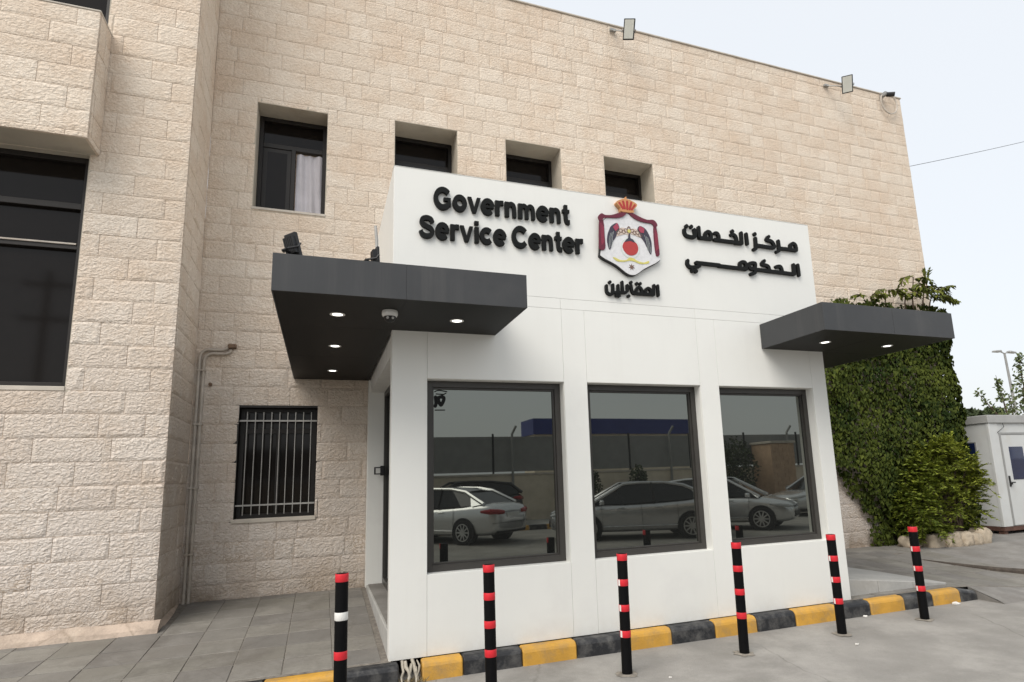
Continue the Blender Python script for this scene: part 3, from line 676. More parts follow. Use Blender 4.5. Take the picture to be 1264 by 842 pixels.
# conduits in the inner corner
for k, (x, zt, xe) in enumerate(((-2.118, 3.475, -1.80), (-2.066, 3.425, -1.76))):
    pts = [(x, D-.035, 0.30), (x, D-.035, zt-.10)]
    for a in range(1, 7): pts.append((x+.09*(1-cos(a*pi/12)), D-.035, zt-.10+.09*sin(a*pi/12)+.01*a/6))
    pts += [(xe-.06, D-.035, zt), (xe-.015, D-.035, zt+.02), (xe, D-.02, zt+.055), (xe+.005, D+.02, zt+.07)]
    t = thing('conduit_pipe', ['grey conduit nearest the inner corner of the stone walls', 'grey conduit just right of its twin in the inner corner'][k], 'pipe', (x, D, .3), 0, 'conduits climbing the stone corner')
    b = B(); b.tube(pts, 0.0195, 10); b.build('tube', 'pipe', t, smooth=True)
    for z in (0.9, 1.7, 2.5, 3.2):
        b = B(); b.box(x-.028, x+.028, D-.058, D-.004, z-.012, z+.012); b.build('clip', 'pipe', t, bevel=.003)
b = B(); b.box(-1.80, -1.70, D-.06, D+.02, 3.505, 3.56); o = b.build('junction_stub', 'rust', bevel=.008); tag(o, 'small rusty bracket on the stone where the two conduits enter the wall', 'bracket')
b = B(); b.lathe([(.022, -.03), (.022, 0.02)], (-1.98, D-.01, 3.02), 10, 'y'); o = b.build('wall_stub', 'rust'); tag(o, 'short rusty pipe end sticking out of the stone below the conduit bend', 'pipe end')
# ------------------------------------------------------------ the white kiosk
W, T = 5.273, 4.812
ki = thing('service_kiosk', 'white panelled kiosk with three tinted windows, black raised lettering and a painted crest', 'kiosk', (W/2, 0, 0.15))
WIN = [(0.331, 1.746), (2.010, 3.419), (3.672, 5.049)]; Z0, Z1 = 0.851, 2.659; PB = 0.157
holes_k = [(a, c, Z0, Z1) for a, c in WIN]
b = B()
wall_sheet(b, Vector((0.012, 0.018, 0)), X_, Z_, -Y_, 0, W-.024, PB+.01, T-.012, [(h[0]-.012, h[1]-.012, h[2], h[3]) for h in holes_k], 0)
b.box(W-.14, W-.02, 0.02, D-.002, PB+.01, T-.012)                  # right side
b.box(0.02, 0.14, 0.02, 0.13, PB+.01, T-.012)                       # front left jamb
b.box(0.02, .30, 0.14, D-.002, 2.93, T-.012)                        # left side above the door
b.box(0.14, W-.14, 0.14, D-.002, 3.6, 3.7)                          # roof
b.box(0.14, W-.14, 0.13, 0.16, 3.45, T-.012)                        # back of the sign panel
b.box(0.31, W-.14, D-.2, D-.01, .2, 3.6)
b.build('wall', 'panel_core', ki)
def panel(x0, x1, z0, z1):
    g = 0.0011; b = B(); b.box(x0+g, x1-g, 0.0, 0.016, z0+g, z1-g); return b.build('cladding_panel', 'panel', ki, bevel=0.0012)
panel(0, W, 3.56, T)
for x0, x1 in ((0, 1.74), (1.74, 3.42), (3.42, W)): panel(x0, x1, 3.445, 3.56)
cols = [0, .331, 1.746, 2.010, 3.419, 3.672, 5.049, W]
for i in range(7):
    if i % 2 == 0: panel(cols[i], cols[i+1], PB, 3.445)
    else: panel(cols[i], cols[i+1], Z1, 3.445); panel(cols[i], cols[i+1], PB, Z0)
# right side and upper left side cladding
for y0, y1 in ((0.0185, 1.0), (1.0, 2.0), (2.0, D-.03)):
    b = B(); b.box(W-.016, W, y0, y1-.005, PB, 3.56); b.build('cladding_panel', 'panel', ki, bevel=.002)
    b = B(); b.box(W-.016, W, y0, y1-.005, 3.565, T); b.build('cladding_panel', 'panel', ki, bevel=.002)
b = B(); b.box(0, .016, .0185, D-.03, 3.41, T); b.build('cladding_panel', 'panel', ki, bevel=.002)
b = B(); b.box(0, .016, .0185, .135, PB, 3.405); b.build('cladding_panel', 'panel', ki, bevel=.002)
b = B(); b.box(-.002, W+.002, -.002, .17, T+.001, T+.008); b.build('coping', 'panel', ki, bevel=.003)
# windows
for k, (a, c) in enumerate(WIN):
    b = B(); e = .003
    b.box(a-.05, a+e, .017, .17, Z0, Z1); b.box(c-e, c+.05, .017, .17, Z0, Z1); b.box(a+e, c-e, .017, .17, Z1-e, Z1+.04); b.box(a+e, c-e, .017, .17, Z0-.04, Z0+e)
    b.build('reveal', 'panel', ki)
    a, c, z0, z1 = a+e+.001, c-e-.001, Z0+e+.001, Z1-e-.001; f = .062
    b = B(); y0, y1 = .112, .168
    b.box(a, a+f, y0, y1, z0, z1); b.box(c-f, c, y0, y1, z0, z1); b.box(a+f, c-f, y0, y1, z1-f, z1); b.box(a+f, c-f, y0, y1, z0, z0+f)
    g = .018; a2, c2, q0, q1 = a+f, c-f, z0+f, z1-f
    b.box(a2, a2+g, y0+.018, y1, q0, q1); b.box(c2-g, c2, y0+.018, y1, q0, q1); b.box(a2+g, c2-g, y0+.018, y1, q1-g, q1); b.box(a2+g, c2-g, y0+.018, y1, q0, q0+g)
    wf = b.build('window', 'frame', ki, bevel=.003)
    b = B(); b.box(a2+.004, c2-.004, .15, .158, q0+.004, q1-.004); b.build('pane', 'glass', wf)
    if k == 0: win1 = wf
# left side: recessed glazed door, white end panel, raised step
b = B(); b.box(-.012, .30, D-.16, D-.02, .34, 3.10); b.build('end_panel', 'panel', ki, bevel=.003)
b = B(); b.box(0.0, 1.2, .14, D-.015, .15, .375); st = b.build('step', 'slab', ki, bevel=.008)
b = B(); b.box(.022, .30, .2, D-.17, .376, .384); b.build('step_tread', 'tile', st, bevel=.002)
b = B()
for y0, y1, z0, z1 in ((2.76, 2.845, .386, 3.0), (.14, .21, .386, 3.0), (.21, 2.76, 2.86, 3.0), (.21, 2.76, .386, .46), (1.45, 1.53, .46, 2.86)): b.box(.20, .27, y0, y1, z0, z1)
dr = b.build('door', 'frame', ki, bevel=.004)
for y0, y1 in ((.2, 1.46), (1.52, 2.77)):
    b = B(); b.box(.232, .24, y0, y1, .45, 2.87); b.build('pane', 'glass', dr)
b = B(); b.box(.07, .20, 2.735, 2.76, 1.80, 1.815); b.box(.07, .2, 2.735, 2.76, 1.885, 1.90); b.box(.07, .09, 2.735, 2.76, 1.815, 1.885); b.box(.15, .205, 2.72, 2.765, 1.785, 1.915)
b.build('handle', 'black', dr, bevel=.003)
# decal at the top corner of the first pane
def catmull(p, sub=5):
    if len(p) < 3: return [Vector(q) for q in p]
    P = [Vector(q) for q in p]; o = []
    for i in range(len(P)-1):
        p0, p1, p2, p3 = P[max(0, i-1)], P[i], P[i+1], P[min(len(P)-1, i+2)]
        for k in range(sub):
            t = k/sub
            o.append(0.5*((2*p1)+(p2-p0)*t+(2*p0-5*p1+4*p2-p3)*t*t+(3*p1-p0-3*p2+p3)*t**3))
    o.append(P[-1]); return o
def stroke(b, pts, w, yf, yb, ang_keep=False, sc=1.0):
    """a round-ended stroke of width w following pts in the x,z plane, front at yf"""
    if len(pts) == 1:
        c = pts[0]; n = 10; r = w*0.56
        b.prism_xz([(c[0]+r*cos(2*pi*k/n), c[1]+r*sin(2*pi*k/n)) for k in range(n)], yf, yb); return
    p = catmull(pts) if not ang_keep else [Vector(q) for q in pts]
    Lf, Rt = [], []
    for i, q in enumerate(p):
        d0 = (p[i]-p[i-1]).normalized() if i else None; d1 = (p[i+1]-p[i]).normalized() if i < len(p)-1 else None
        d = d1 if d0 is None else d0 if d1 is None else (d0+d1).normalized()
        n = Vector((-d.y, d.x)); m_ = 1.0
        if d0 is not None and d1 is not None: m_ = min(1.35, 1/max(.4, n.dot(Vector((-d0.y, d0.x)))))
        Lf.append(q+n*w/2*m_); Rt.append(q-n*w/2*m_)
    N = len(p); i0 = len(b.v)
    y_of = lambda k: yf-0.0012*k/N
    for k in range(N):
        b.v += [(Lf[k].x, y_of(k), Lf[k].y), (Rt[k].x, y_of(k), Rt[k].y), (Rt[k].x, yb, Rt[k].y), (Lf[k].x, yb, Lf[k].y)]
    for k in range(N-1):
        a = i0+4*k
        for q in range(4): b.f.append((a+q, a+(q+1) % 4, a+4+(q+1) % 4, a+4+q)); b.mi.append(0)
    for end, k in ((-1, 0), (1, N-1)):
        d = (p[1]-p[0]).normalized()*-1 if end < 0 else (p[-1]-p[-2]).normalized()
        n = Vector((-d.y, d.x)); arc = [p[k]+(n*cos(pi*t/6)+d*sin(pi*t/6))*w/2 for t in range(7)]
        b.prism_xz([(q.x, q.y) for q in arc], y_of(k)+.0003, yb)
STK = [[(0.389, 2.583), (0.429, 2.597), (0.509, 2.585)], [(0.403, 2.561), (0.482, 2.557)], [(0.397, 2.53), (0.402, 2.47), (0.394, 2.44)],
       [(0.424, 2.524), (0.428, 2.49), (0.45, 2.452), (0.474, 2.49), (0.478, 2.525), (.45, 2.532), (.424, 2.524)], [(0.392, 2.401), (0.487, 2.402)], [(.452, 2.545), (.5, 2.57)]]
b = B()
for k, s in enumerate(STK): stroke(b, [(x+.04, z-.03) for x, z in s], .034 if k in (2, 3) else .011, .1488-.0002*k, .1499)
b.build('window_decal', 'letter', win1, recalc=True)

# raised letters
AR1=[[[(3.354,4.517),(3.355,4.473),(3.392,4.441),(3.489,4.445),(3.493,4.533)],[(3.387,4.566)],[(3.452,4.567)]],[[(3.558,4.57),(3.555,4.44)],[(3.555,4.44),(3.64,4.443)]],[[(3.642,4.442),(3.643,4.492),(3.672,4.528),(3.709,4.526),(3.724,4.491),(3.723,4.443)],[(3.642,4.442),(3.723,4.443)]],[[(3.782,4.523),(3.815,4.525),(3.835,4.494),(3.834,4.445)],[(3.772,4.44),(3.927,4.439)]],[[(4.021,4.529),(4.048,4.539),(4.087,4.513),(4.098,4.45)],[(4.043,4.578)],[(3.927,4.439),(4.131,4.439)]],[[(4.175,4.572),(4.169,4.435)],[(4.074,4.431),(4.169,4.435)]],[[(4.25,4.566),(4.252,4.439)]],[[(4.385,4.525),(4.379,4.41),(4.366,4.384),(4.343,4.375)],[(4.381,4.581)],[(4.379,4.434),(4.487,4.434)]],[[(4.482,4.434),(4.655,4.433),(4.657,4.485),(4.622,4.516),(4.559,4.525),(4.574,4.555),(4.593,4.572)]],[[(4.74,4.529),(4.736,4.413),(4.695,4.38)],[(4.736,4.434),(4.825,4.434)]],[[(4.923,4.44),(4.926,4.491),(4.969,4.522),(5.005,4.507),(5.016,4.466),(5.011,4.432)],[(4.825,4.436),(5.011,4.432)]]]
AR2=[[[(3.366,4.135),(3.361,4.088),(3.401,4.058),(3.509,4.076),(3.52,4.103),(3.483,4.121)],[(3.42,4.015)],[(3.469,4.014)],[(3.483,4.121),(3.806,4.12)]],[[(4.112,4.111),(4.115,4.172),(4.157,4.196),(4.198,4.18),(4.199,4.108)],[(3.8,4.112),(4.199,4.108)]],[[(4.333,4.13),(4.34,4.194),(4.261,4.186),(4.246,4.144),(4.281,4.119),(4.333,4.13)],[(4.333,4.13),(4.324,4.073),(4.262,4.049)]],[[(4.486,4.242),(4.448,4.196),(4.534,4.176),(4.554,4.117)],[(4.346,4.117),(4.593,4.114)]],[[(4.662,4.181),(4.723,4.191),(4.746,4.159),(4.749,4.112)],[(4.587,4.114),(4.806,4.112)]],[[(4.942,4.234),(4.938,4.108)],[(4.806,4.112),(4.938,4.108)]],[[(5.011,4.236),(5.013,4.102)]]]
AR3=[[[(2.287,3.74),(2.288,3.671),(2.319,3.646),(2.357,3.658),(2.367,3.756)],[(2.331,3.784)]],[[(2.43,3.754),(2.428,3.673)],[(2.361,3.668),(2.455,3.673)],[(2.405,3.634)],[(2.436,3.634)]],[[(2.483,3.797),(2.482,3.675)],[(2.455,3.673),(2.496,3.676)]],[[(2.545,3.764),(2.544,3.704),(2.516,3.678)],[(2.496,3.676),(2.516,3.678)],[(2.555,3.640)]],[[(2.592,3.768),(2.602,3.699),(2.625,3.676)],[(2.594,3.802)]],[[(2.658,3.678),(2.656,3.722),(2.692,3.754),(2.725,3.728),(2.722,3.679)],[(2.625,3.676),(2.729,3.678)],[(2.667,3.795)],[(2.71,3.797)]],[[(2.774,3.681),(2.774,3.725),(2.807,3.752),(2.841,3.731),(2.846,3.68)],[(2.729,3.678),(2.846,3.68)]],[[(2.888,3.792),(2.876,3.679)],[(2.846,3.68),(2.876,3.679)]],[[(2.937,3.792),(2.936,3.677)]]]
for line, w in ((AR1, .042), (AR2, .042), (AR3, .032)):
    for let in line:
        b = B()
        for k, s in enumerate(let): stroke(b, s, w if len(s) > 1 else w*1.05, -.032-.0006*k, -.0005, len(s) == 2)
        b.build('letter', 'letter', ki)
def stroke_flat(b, pts, w, yf, yb, closed=False):
    p = [Vector(q) for q in pts]; N = len(p); i0 = len(b.v)
    for k in range(N):
        a = p[k-1] if (k or closed) else p[k]; c = p[(k+1) % N] if (k < N-1 or closed) else p[k]
        if k == 0 and not closed: d = (p[1]-p[0]).normalized(); m_ = 1
        elif k == N-1 and not closed: d = (p[-1]-p[-2]).normalized(); m_ = 1
        else:
            d0, d1 = (p[k]-a).normalized(), (c-p[k]).normalized(); d = (d0+d1).normalized(); m_ = min(1.4, 1/max(.5, d.dot(d0)))
        n = Vector((-d.y, d.x))*(w/2*m_); l_, r_ = p[k]+n, p[k]-n
        b.v += [(l_.x, yf, l_.y), (r_.x, yf, r_.y), (r_.x, yb, r_.y), (l_.x, yb, l_.y)]
    for k in range(N if closed else N-1):
        a, c = i0+4*k, i0+4*((k+1) % N)
        for q in range(4): b.f.append((a+q, a+(q+1) % 4, c+(q+1) % 4, c+q)); b.mi.append(0)
    if not closed:
        b.f.append((i0+3, i0+2, i0+1, i0)); b.mi.append(0); e = i0+4*(N-1); b.f.append((e, e+1, e+2, e+3)); b.mi.append(0)
def arc(cx, cy, rx, ry, a0, a1, n=18): return [(cx+rx*cos(radians(a0+(a1-a0)*k/n)), cy+ry*sin(radians(a0+(a1-a0)*k/n))) for k in range(n+1)]
SW = .188
def cm(p): return [(q.x, q.y) for q in catmull(p)]
GL = {   # advance, strokes (points, width, closed), filled outlines
 'G': (.76, [(arc(.375, .36, .295, .295, 40, 322), SW, 0), ([(.40, .335), (.70, .335)], .12, 0), ([(.635, .335), (.635, .10)], .13, 0)], []),
 'o': (.61, [(arc(.30, .268, .21, .2, 0, 345, 23), SW, 1)], []),
 'v': (.57, [], [[(0, .53), (.165, .53), (.285, .19), (.405, .53), (.57, .53), (.365, 0), (.205, 0)]]),
 'e': (.57, [(arc(.285, .268, .205, .2, 4, 318), SW, 0), ([(.09, .262), (.545, .262)], .095, 0)], []),
 'r': (.405, [([(.115, 0), (.115, .53)], SW, 0), (cm([(.12, .28), (.16, .40), (.25, .452), (.39, .455)]), .165, 0)], []),
 'n': (.585, [([(.115, 0), (.115, .53)], SW, 0), (cm([(.13, .30), (.19, .415), (.31, .462), (.42, .41), (.445, .28), (.445, .0)]), .166, 0)], []),
 'm': (.85, [([(.115, 0), (.115, .53)], SW, 0), (cm([(.13, .30), (.18, .415), (.285, .462), (.38, .41), (.405, .28), (.405, 0)]), .158, 0), (cm([(.42, .30), (.47, .415), (.575, .462), (.675, .41), (.70, .28), (.70, 0)]), .158, 0)], []),
 't': (.385, [(cm([(.185, .69), (.185, .42), (.187, .18), (.235, .085), (.355, .075)]), .16, 0), ([(.015, .465), (.35, .465)], .115, 0)], []),
 'i': (.255, [([(.128, 0), (.128, .53)], SW, 0), ([(.128, .605), (.128, .73)], SW, 0)], []),
 'S': (.68, [(cm([(.575, .505), (.51, .615), (.345, .655), (.18, .615), (.125, .52), (.195, .43), (.345, .375), (.505, .315), (.575, .215), (.51, .105), (.34, .062), (.165, .105), (.095, .225)]), .156, 0)], []),
 'c': (.565, [(arc(.292, .268, .212, .2, 42, 318), SW, 0)], []),
 'C': (.74, [(arc(.375, .36, .295, .295, 38, 322), SW, 0)], []),
 ' ': (.22, [], [])}
def text_line(txt, x0, x1, z0, zcap):
    tot = sum(GL[c][0] for c in txt)+.02*(len(txt)-1); sx = (x1-x0)/tot; sz = (zcap-z0)/.72; x = x0
    for ch in txt:
        adv, sts, outl = GL[ch]; b = B()
        for k, (pts, w, cl_) in enumerate(sts): stroke_flat(b, pts, w, -.036-.0007*k, -.0005, bool(cl_))
        for o_ in outl: b.prism_xz(o_, -.036, -.0005)
        if b.v:
            b.v = [(x+p[0]*sx, p[1], z0+p[2]*sz) for p in b.v]; b.build('letter', 'letter', ki, bevel=.0022)
        x += (adv+.02)*sx
text_line('Government', .393, 1.885, 4.400, 4.632)
text_line('Service Center', .239, 2.03, 4.075, 4.308)

# crest: a white shield board with raised coloured pieces
def cat_closed(p, sub=4):
    P = [Vector(q) for q in p]; n = len(P); o = []
    for i in range(n):
        p0, p1, p2, p3 = P[i-1], P[i], P[(i+1) % n], P[(i+2) % n]
        for k in range(sub):
            t = k/sub; o.append(0.5*((2*p1)+(p2-p0)*t+(2*p0-5*p1+4*p2-p3)*t*t+(3*p1-p0-3*p2+p3)*t**3))
    return [(q.x, q.y) for q in o]
EM = dict(
 shield=[(2.232,4.133),(2.284,4.497),(2.44,4.542),(2.578,4.615),(2.74,4.56),(2.91,4.51),(2.962,4.161),(2.967,4.088),(2.767,3.973),(2.659,3.897),(2.594,3.885),(2.532,3.904),(2.411,3.987),(2.241,4.064)],
 crown=[(2.507,4.622),(2.497,4.67),(2.449,4.719),(2.476,4.753),(2.575,4.786),(2.691,4.752),(2.714,4.718),(2.663,4.66),(2.655,4.628),(2.578,4.618)],
 drape1=[(2.578,4.626),(2.536,4.571),(2.444,4.539),(2.298,4.523),(2.252,4.481),(2.221,4.487),(2.215,4.531),(2.257,4.57),(2.3,4.557),(2.382,4.566),(2.5,4.612)],
 drape2=[(2.591,4.627),(2.656,4.622),(2.736,4.590),(2.836,4.564),(2.916,4.573),(2.96,4.537),(2.964,4.5),(2.923,4.489),(2.893,4.523),(2.767,4.532),(2.665,4.563)],
 hang1=[(2.227,4.488),(2.275,4.494),(2.283,4.30),(2.28,4.156),(2.215,4.144),(2.207,4.226)], hang2=[(2.917,4.495),(2.954,4.499),(2.972,4.199),(2.964,4.147),(2.925,4.143),(2.912,4.303)],
 wing1=[(2.447,4.481),(2.475,4.423),(2.445,4.363),(2.42,4.305),(2.384,4.253),(2.34,4.150),(2.312,4.238),(2.320,4.32),(2.345,4.388),(2.375,4.440)],
 wing2=[(2.738,4.479),(2.806,4.455),(2.850,4.388),(2.878,4.290),(2.862,4.150),(2.82,4.215),(2.785,4.291),(2.743,4.347),(2.730,4.394),(2.705,4.434)],
 flag1=[(2.449,4.483),(2.469,4.423),(2.422,4.379),(2.393,4.426)], flag2=[(2.738,4.481),(2.795,4.452),(2.784,4.399),(2.745,4.397),(2.715,4.434)],
 orn=[(2.435,4.383),(2.502,4.433),(2.591,4.425),(2.683,4.438),(2.758,4.39),(2.748,4.34),(2.677,4.356),(2.613,4.367),(2.584,4.345),(2.561,4.361),(2.483,4.34),(2.425,4.321)],
 orb=[(2.5,4.198),(2.523,4.26),(2.569,4.289),(2.634,4.29),(2.685,4.254),(2.698,4.195),(2.669,4.137),(2.603,4.11),(2.54,4.13)],
 orbtop=[(2.53,4.262),(2.557,4.3),(2.577,4.315),(2.587,4.364),(2.603,4.366),(2.607,4.317),(2.635,4.306),(2.66,4.268),(2.595,4.282)],
 ribbon=[(2.372,4.066),(2.403,4.066),(2.465,4.045),(2.541,4.053),(2.582,4.087),(2.633,4.08),(2.682,4.055),(2.759,4.044),(2.826,4.069),(2.818,4.038),(2.719,4.022),(2.643,4.042),(2.579,4.048),(2.515,4.03),(2.426,4.026)])
b = B(); b.prism_xz(cat_closed(EM['shield'], 3), -.045, -.0005); crest = b.build('crest', 'eshield', ki)
b = B(); b.prism_xz(cat_closed([((x-2.6)*1.022+2.595, (z-4.24)*1.018+4.235) for x, z in EM['shield']], 3), -.036, -.0007); b.build('shield_edge', 'black', crest)
def epiece(name, key, mat, y0, y1=-.0445, crv=True, flip=False):
    b = B(); b.prism_xz(cat_closed(EM[key], 3) if crv else EM[key], y0, y1); return b.build(name, mat, crest)
epiece('drape', 'drape1', 'emaroon', -.058); epiece('drape', 'drape2', 'emaroon', -.058)
epiece('hanging_drape', 'hang1', 'emaroon', -.054); epiece('hanging_drape', 'hang2', 'emaroon', -.054)
for kx, s in ((2.24, 1), (2.93, 1)):
    b = B()
    for q in range(3): stroke(b, [(kx+.004+q*.014, 4.45-.02*q), (kx+.000+q*.014, 4.33), (kx+.004+q*.012, 4.2+.015*q)], .0055, -.0555-.0002*q, -.0535)
    b.build('drape_fold', 'eflag', crest)
epiece('wing', 'wing1', 'enavy', -.050); epiece('wing', 'wing2', 'enavy', -.050)
for sgn, pts in ((1, [(2.36, 4.38), (2.34, 4.30), (2.335, 4.2)]), (-1, [(2.83, 4.38), (2.852, 4.29), (2.855, 4.2)])):
    b = B()
    for q in range(3): stroke(b, [(x+sgn*.019*q, z-.03+.012*q) for x, z in pts], .0022, -.0508-.0002*q, -.0495)
    b.build('feather', 'epale', crest)
epiece('flag', 'flag1', 'eflag', -.053, crv=False); epiece('flag', 'flag2', 'eflag', -.053, crv=False)
epiece('ornament', 'orn', 'eorn', -.0485)
b = B()
for q, (cx, cz) in enumerate(((2.455, 4.37), (2.49, 4.395), (2.525, 4.385), (2.555, 4.405), (2.635, 4.41), (2.665, 4.39), (2.70, 4.395), (2.735, 4.365))):
    stroke(b, [(cx+.023*cos(t*pi/4), cz+.020*sin(t*pi/4)) for t in range(9)], .006, -.0498-.00015*q, -.0484)
stroke(b, [(2.58, 4.375), (2.572, 4.42), (2.595, 4.455), (2.614, 4.42), (2.605, 4.375)], .010, -.0515, -.0484)
b.build('scroll', 'ebrown', crest)
b = B(); b.prism_xz([(2.594+.021*cos(pi*k/5), 4.40+.021*sin(pi*k/5)) for k in range(10)], -.0526, -.0484); b.build('boss', 'eyellow', crest)
b = B(); b.prism_xz([(2.6+.123*cos(pi*k/16), 4.196+.123*sin(pi*k/16)) for k in range(32)], -.0475, -.0446); b.build('orb_ring', 'epale', crest)
b = B(); b.prism_xz([(2.6+.112*cos(pi*k/16), 4.196+.112*sin(pi*k/16)) for k in range(32)], -.0485, -.0447); b.build('orb_ring', 'eshield', crest)
epiece('orb', 'orb', 'eorb', -.052); epiece('orb_cap', 'orbtop', 'enavy', -.0535); epiece('ribbon', 'ribbon', 'eyellow', -.049)
b = B(); b.prism_xz([((.04 if k % 2 else .017)*cos(pi*k/7+.2)+2.603, (.04 if k % 2 else .017)*sin(pi*k/7+.2)+3.976) for k in range(14)], -.049, -.0446); b.build('star', 'ebrown', crest)
epiece('crown', 'crown', 'egold', -.060, -.0006)
for q, (c0, c1, r) in enumerate((((2.488, 4.722), (2.527, 4.665), .028), ((2.535, 4.745), (2.552, 4.665), .027), ((2.588, 4.752), (2.583, 4.662), .028), ((2.64, 4.745), (2.613, 4.662), .027), ((2.685, 4.722), (2.64, 4.662), .023))):
    b = B(); stroke(b, [c0, c1], r, -.0615, -.0598); b.build('crown_lining', 'ered', crest)
b = B(); stroke(b, [(2.502, 4.637), (2.58, 4.63), (2.66, 4.637)], .022, -.0625, -.0596); b.build('crown_band', 'egold', crest)
b = B(); stroke(b, [(2.578, 4.778), (2.578, 4.808)], .011, -.058, -.02); b.build('crown_finial', 'egold', crest)

# ------------------------------------------------------------ canopies
def canopy(label, x0, x1, xs, yf, yb, z0, z1, joints_front, left):
    """L-shaped: a front arm along the facade and a side arm running back beside the kiosk; xs is the kiosk side"""
    c = thing('canopy', label, 'canopy', ((x0+x1)/2, yf, z0), 0, 'charcoal corner canopies of the kiosk')
    b = B(); e = .012
    b.box(x0+e, x1-e, yf+e, -.001, z0+e, z1-.008)
    if left: b.box(x0+e, xs-.001, -.001, yb-.001, z0+e, z1-.008)
    else: b.box(xs+.001, x1-e, -.001, yb-.001, z0+e, z1-.008)
    b.build('core', 'charcoal', c)
    g = .0002 if left else .0015
    fx = [x0, *joints_front, x1]
    for i in range(len(fx)-1):
        b = B(); b.box(fx[i]+(g if i else 0), fx[i+1]-(g if i < len(fx)-2 else 0), yf, yf+.010, z0, z1); b.build('fascia_panel', 'charcoal', c, bevel=.0015)
    def side(x, y0, y1, sg):
        n = max(1, round((y1-y0)/1.4)); 
        for i in range(n):
            a, d = y0+(y1-y0)*i/n, y0+(y1-y0)*(i+1)/n
            b = B(); b.box(*( (x, x+.010) if sg < 0 else (x-.010, x) ), a+g, d-g, z0, z1); b.build('fascia_panel', 'charcoal', c, bevel=.0015)
    if left: side(x0, yf+.011, yb-.004, -1); side(x1, yf+.011, -.003, 1)
    else: side(x0, yf+.011, -.003, -1); side(x1, yf+.011, yb-.004, 1)
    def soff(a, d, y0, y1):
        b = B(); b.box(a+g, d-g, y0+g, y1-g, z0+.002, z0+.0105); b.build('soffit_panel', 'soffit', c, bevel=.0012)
    ex = .011
    if left:
        soff(x0+ex, xs, yf+ex, 0.0); soff(xs, x1-ex, yf+ex, -.003)
        soff(x0+ex, xs-.003, 0.0, 1.38); soff(x0+ex, xs-.003, 1.38, yb-.003)
    else:
        soff(x0+ex, xs, yf+ex, -.003); soff(xs, x1-ex, yf+ex, 0.0)
        soff(xs+.003, x1-ex, 0.0, 1.38); soff(xs+.003, x1-ex, 1.38, yb-.003)
    return c
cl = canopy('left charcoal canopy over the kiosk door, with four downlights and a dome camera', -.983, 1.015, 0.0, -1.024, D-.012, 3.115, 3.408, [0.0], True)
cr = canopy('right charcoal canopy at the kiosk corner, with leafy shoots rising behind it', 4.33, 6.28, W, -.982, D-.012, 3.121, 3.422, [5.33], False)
def downlight(x, y, z, par):
    b = B(); b.lathe([(.045, 0.0025), (.062, 0.001), (.064, -.004), (.047, -.0055), (.044, -.003)], (x, y, z), 20); o = b.build('downlight', 'whiteplastic', par, smooth=True)
    b = B(); b.lathe([(.043, -.0015), (.043, -.0035)], (x, y, z), 20); b.build('lamp_disc', 'lamp', o)
for x, y in ((-.505, -.462), (-.5, .79), (-.5, 2.25), (.521, -.482)): downlight(x, y, 3.115, cl)
for x, y in ((4.837, -.478), (5.803, -.481), (5.80, 1.0)): downlight(x, y, 3.121, cr)
# dome camera
t = thing('dome_camera', 'small white dome security camera under the left canopy', 'camera', (-.09, -.655, 3.115))
b = B(); b.lathe([(.062, .001), (.066, -.012), (.066, -.034), (.055, -.048)], (-.09, -.655, 3.115), 24); b.build('base', 'whiteplastic', t, smooth=True)
b = B(); b.lathe([(.052, -.046), (.051, -.058), (.042, -.080), (.025, -.093), (.006, -.098)], (-.09, -.655, 3.115), 24); dm = b.build('dome', 'black', t, smooth=True)
b = B()
for dx in (-.022, .02): b.lathe([(.012, -.0), (.008, -.014)], (-.09+dx, -.655-.040, 3.115-.066), 10, 'y')
b.build('lens', 'cast', dm)
b = B(); b.lathe([(.058, -.036), (.060, -.047), (.054, -.05)], (-.09, -.655, 3.115), 24); b.build('collar', 'whiteplastic', t, smooth=True)

# floodlights
def floodlight(label, loc, aim, w, h, face, body, arm, group=None, d=.05, roll=0.0):
    """flat LED floodlight; aim = direction its glass looks; arm = point where its bracket is fixed"""
    t = thing('floodlight', label, 'floodlight', arm, 0, group)
    f = Vector(aim).normalized(); s = f.cross(Z_).normalized(); u = s.cross(f); s, u = s*cos(roll)+u*sin(roll), u*cos(roll)-s*sin(roll); c = Vector(loc)
    def P(a, b_, n): return c+s*a+u*b_+f*n
    def bx(w2, h2, n0, n1): return [P(-w2, -h2, n0), P(w2, -h2, n0), P(w2, -h2, n1), P(-w2, -h2, n1), P(-w2, h2, n0), P(w2, h2, n0), P(w2, h2, n1), P(-w2, h2, n1)]
    b = B(); b.hexa(bx(w/2, h/2, -d/2, d/2)); b.build('housing', body, t, bevel=.006)
    b = B(); b.hexa(bx(w/2-.018, h/2-.018, d/2-.001, d/2+.003)); b.build('glass_front', face, t)
    b = B()
    for k in range(6):
        a = -w*.36+k*w*.145; i = bx(.006, h*.33, -d/2-.03, -d/2-.001); b.hexa([q+s*a for q in i])
    b.build('cooling_fin', body, t)
    b = B(); A = Vector(arm)
    b.tube([P(-w/2-.015, 0, 0), P(-w/2-.015, -.03, -d), P(-w*.2, -h*.2, -d-.07)], .009, 6); b.tube([P(w/2+.015, 0, 0), P(w/2+.015, -.03, -d), P(w*.2, -h*.2, -d-.07)], .009, 6)
    b.tube([P(-w*.2, -h*.2, -d-.07), P(w*.2, -h*.2, -d-.07)], .010, 6); b.tube([P(0, -h*.2, -d-.07), (c+A)/2+Vector((0, .0, -.02)), A], .012, 6)
    b.build('bracket', 'black' if w < .16 else 'metalgrey', t)
    b = B(); b.box(A.x-.06, A.x+.06, A.y-.03, A.y+.02, A.z-.02, A.z+.02); b.build('mount', 'black' if w < .16 else 'metalgrey', t)
    return t
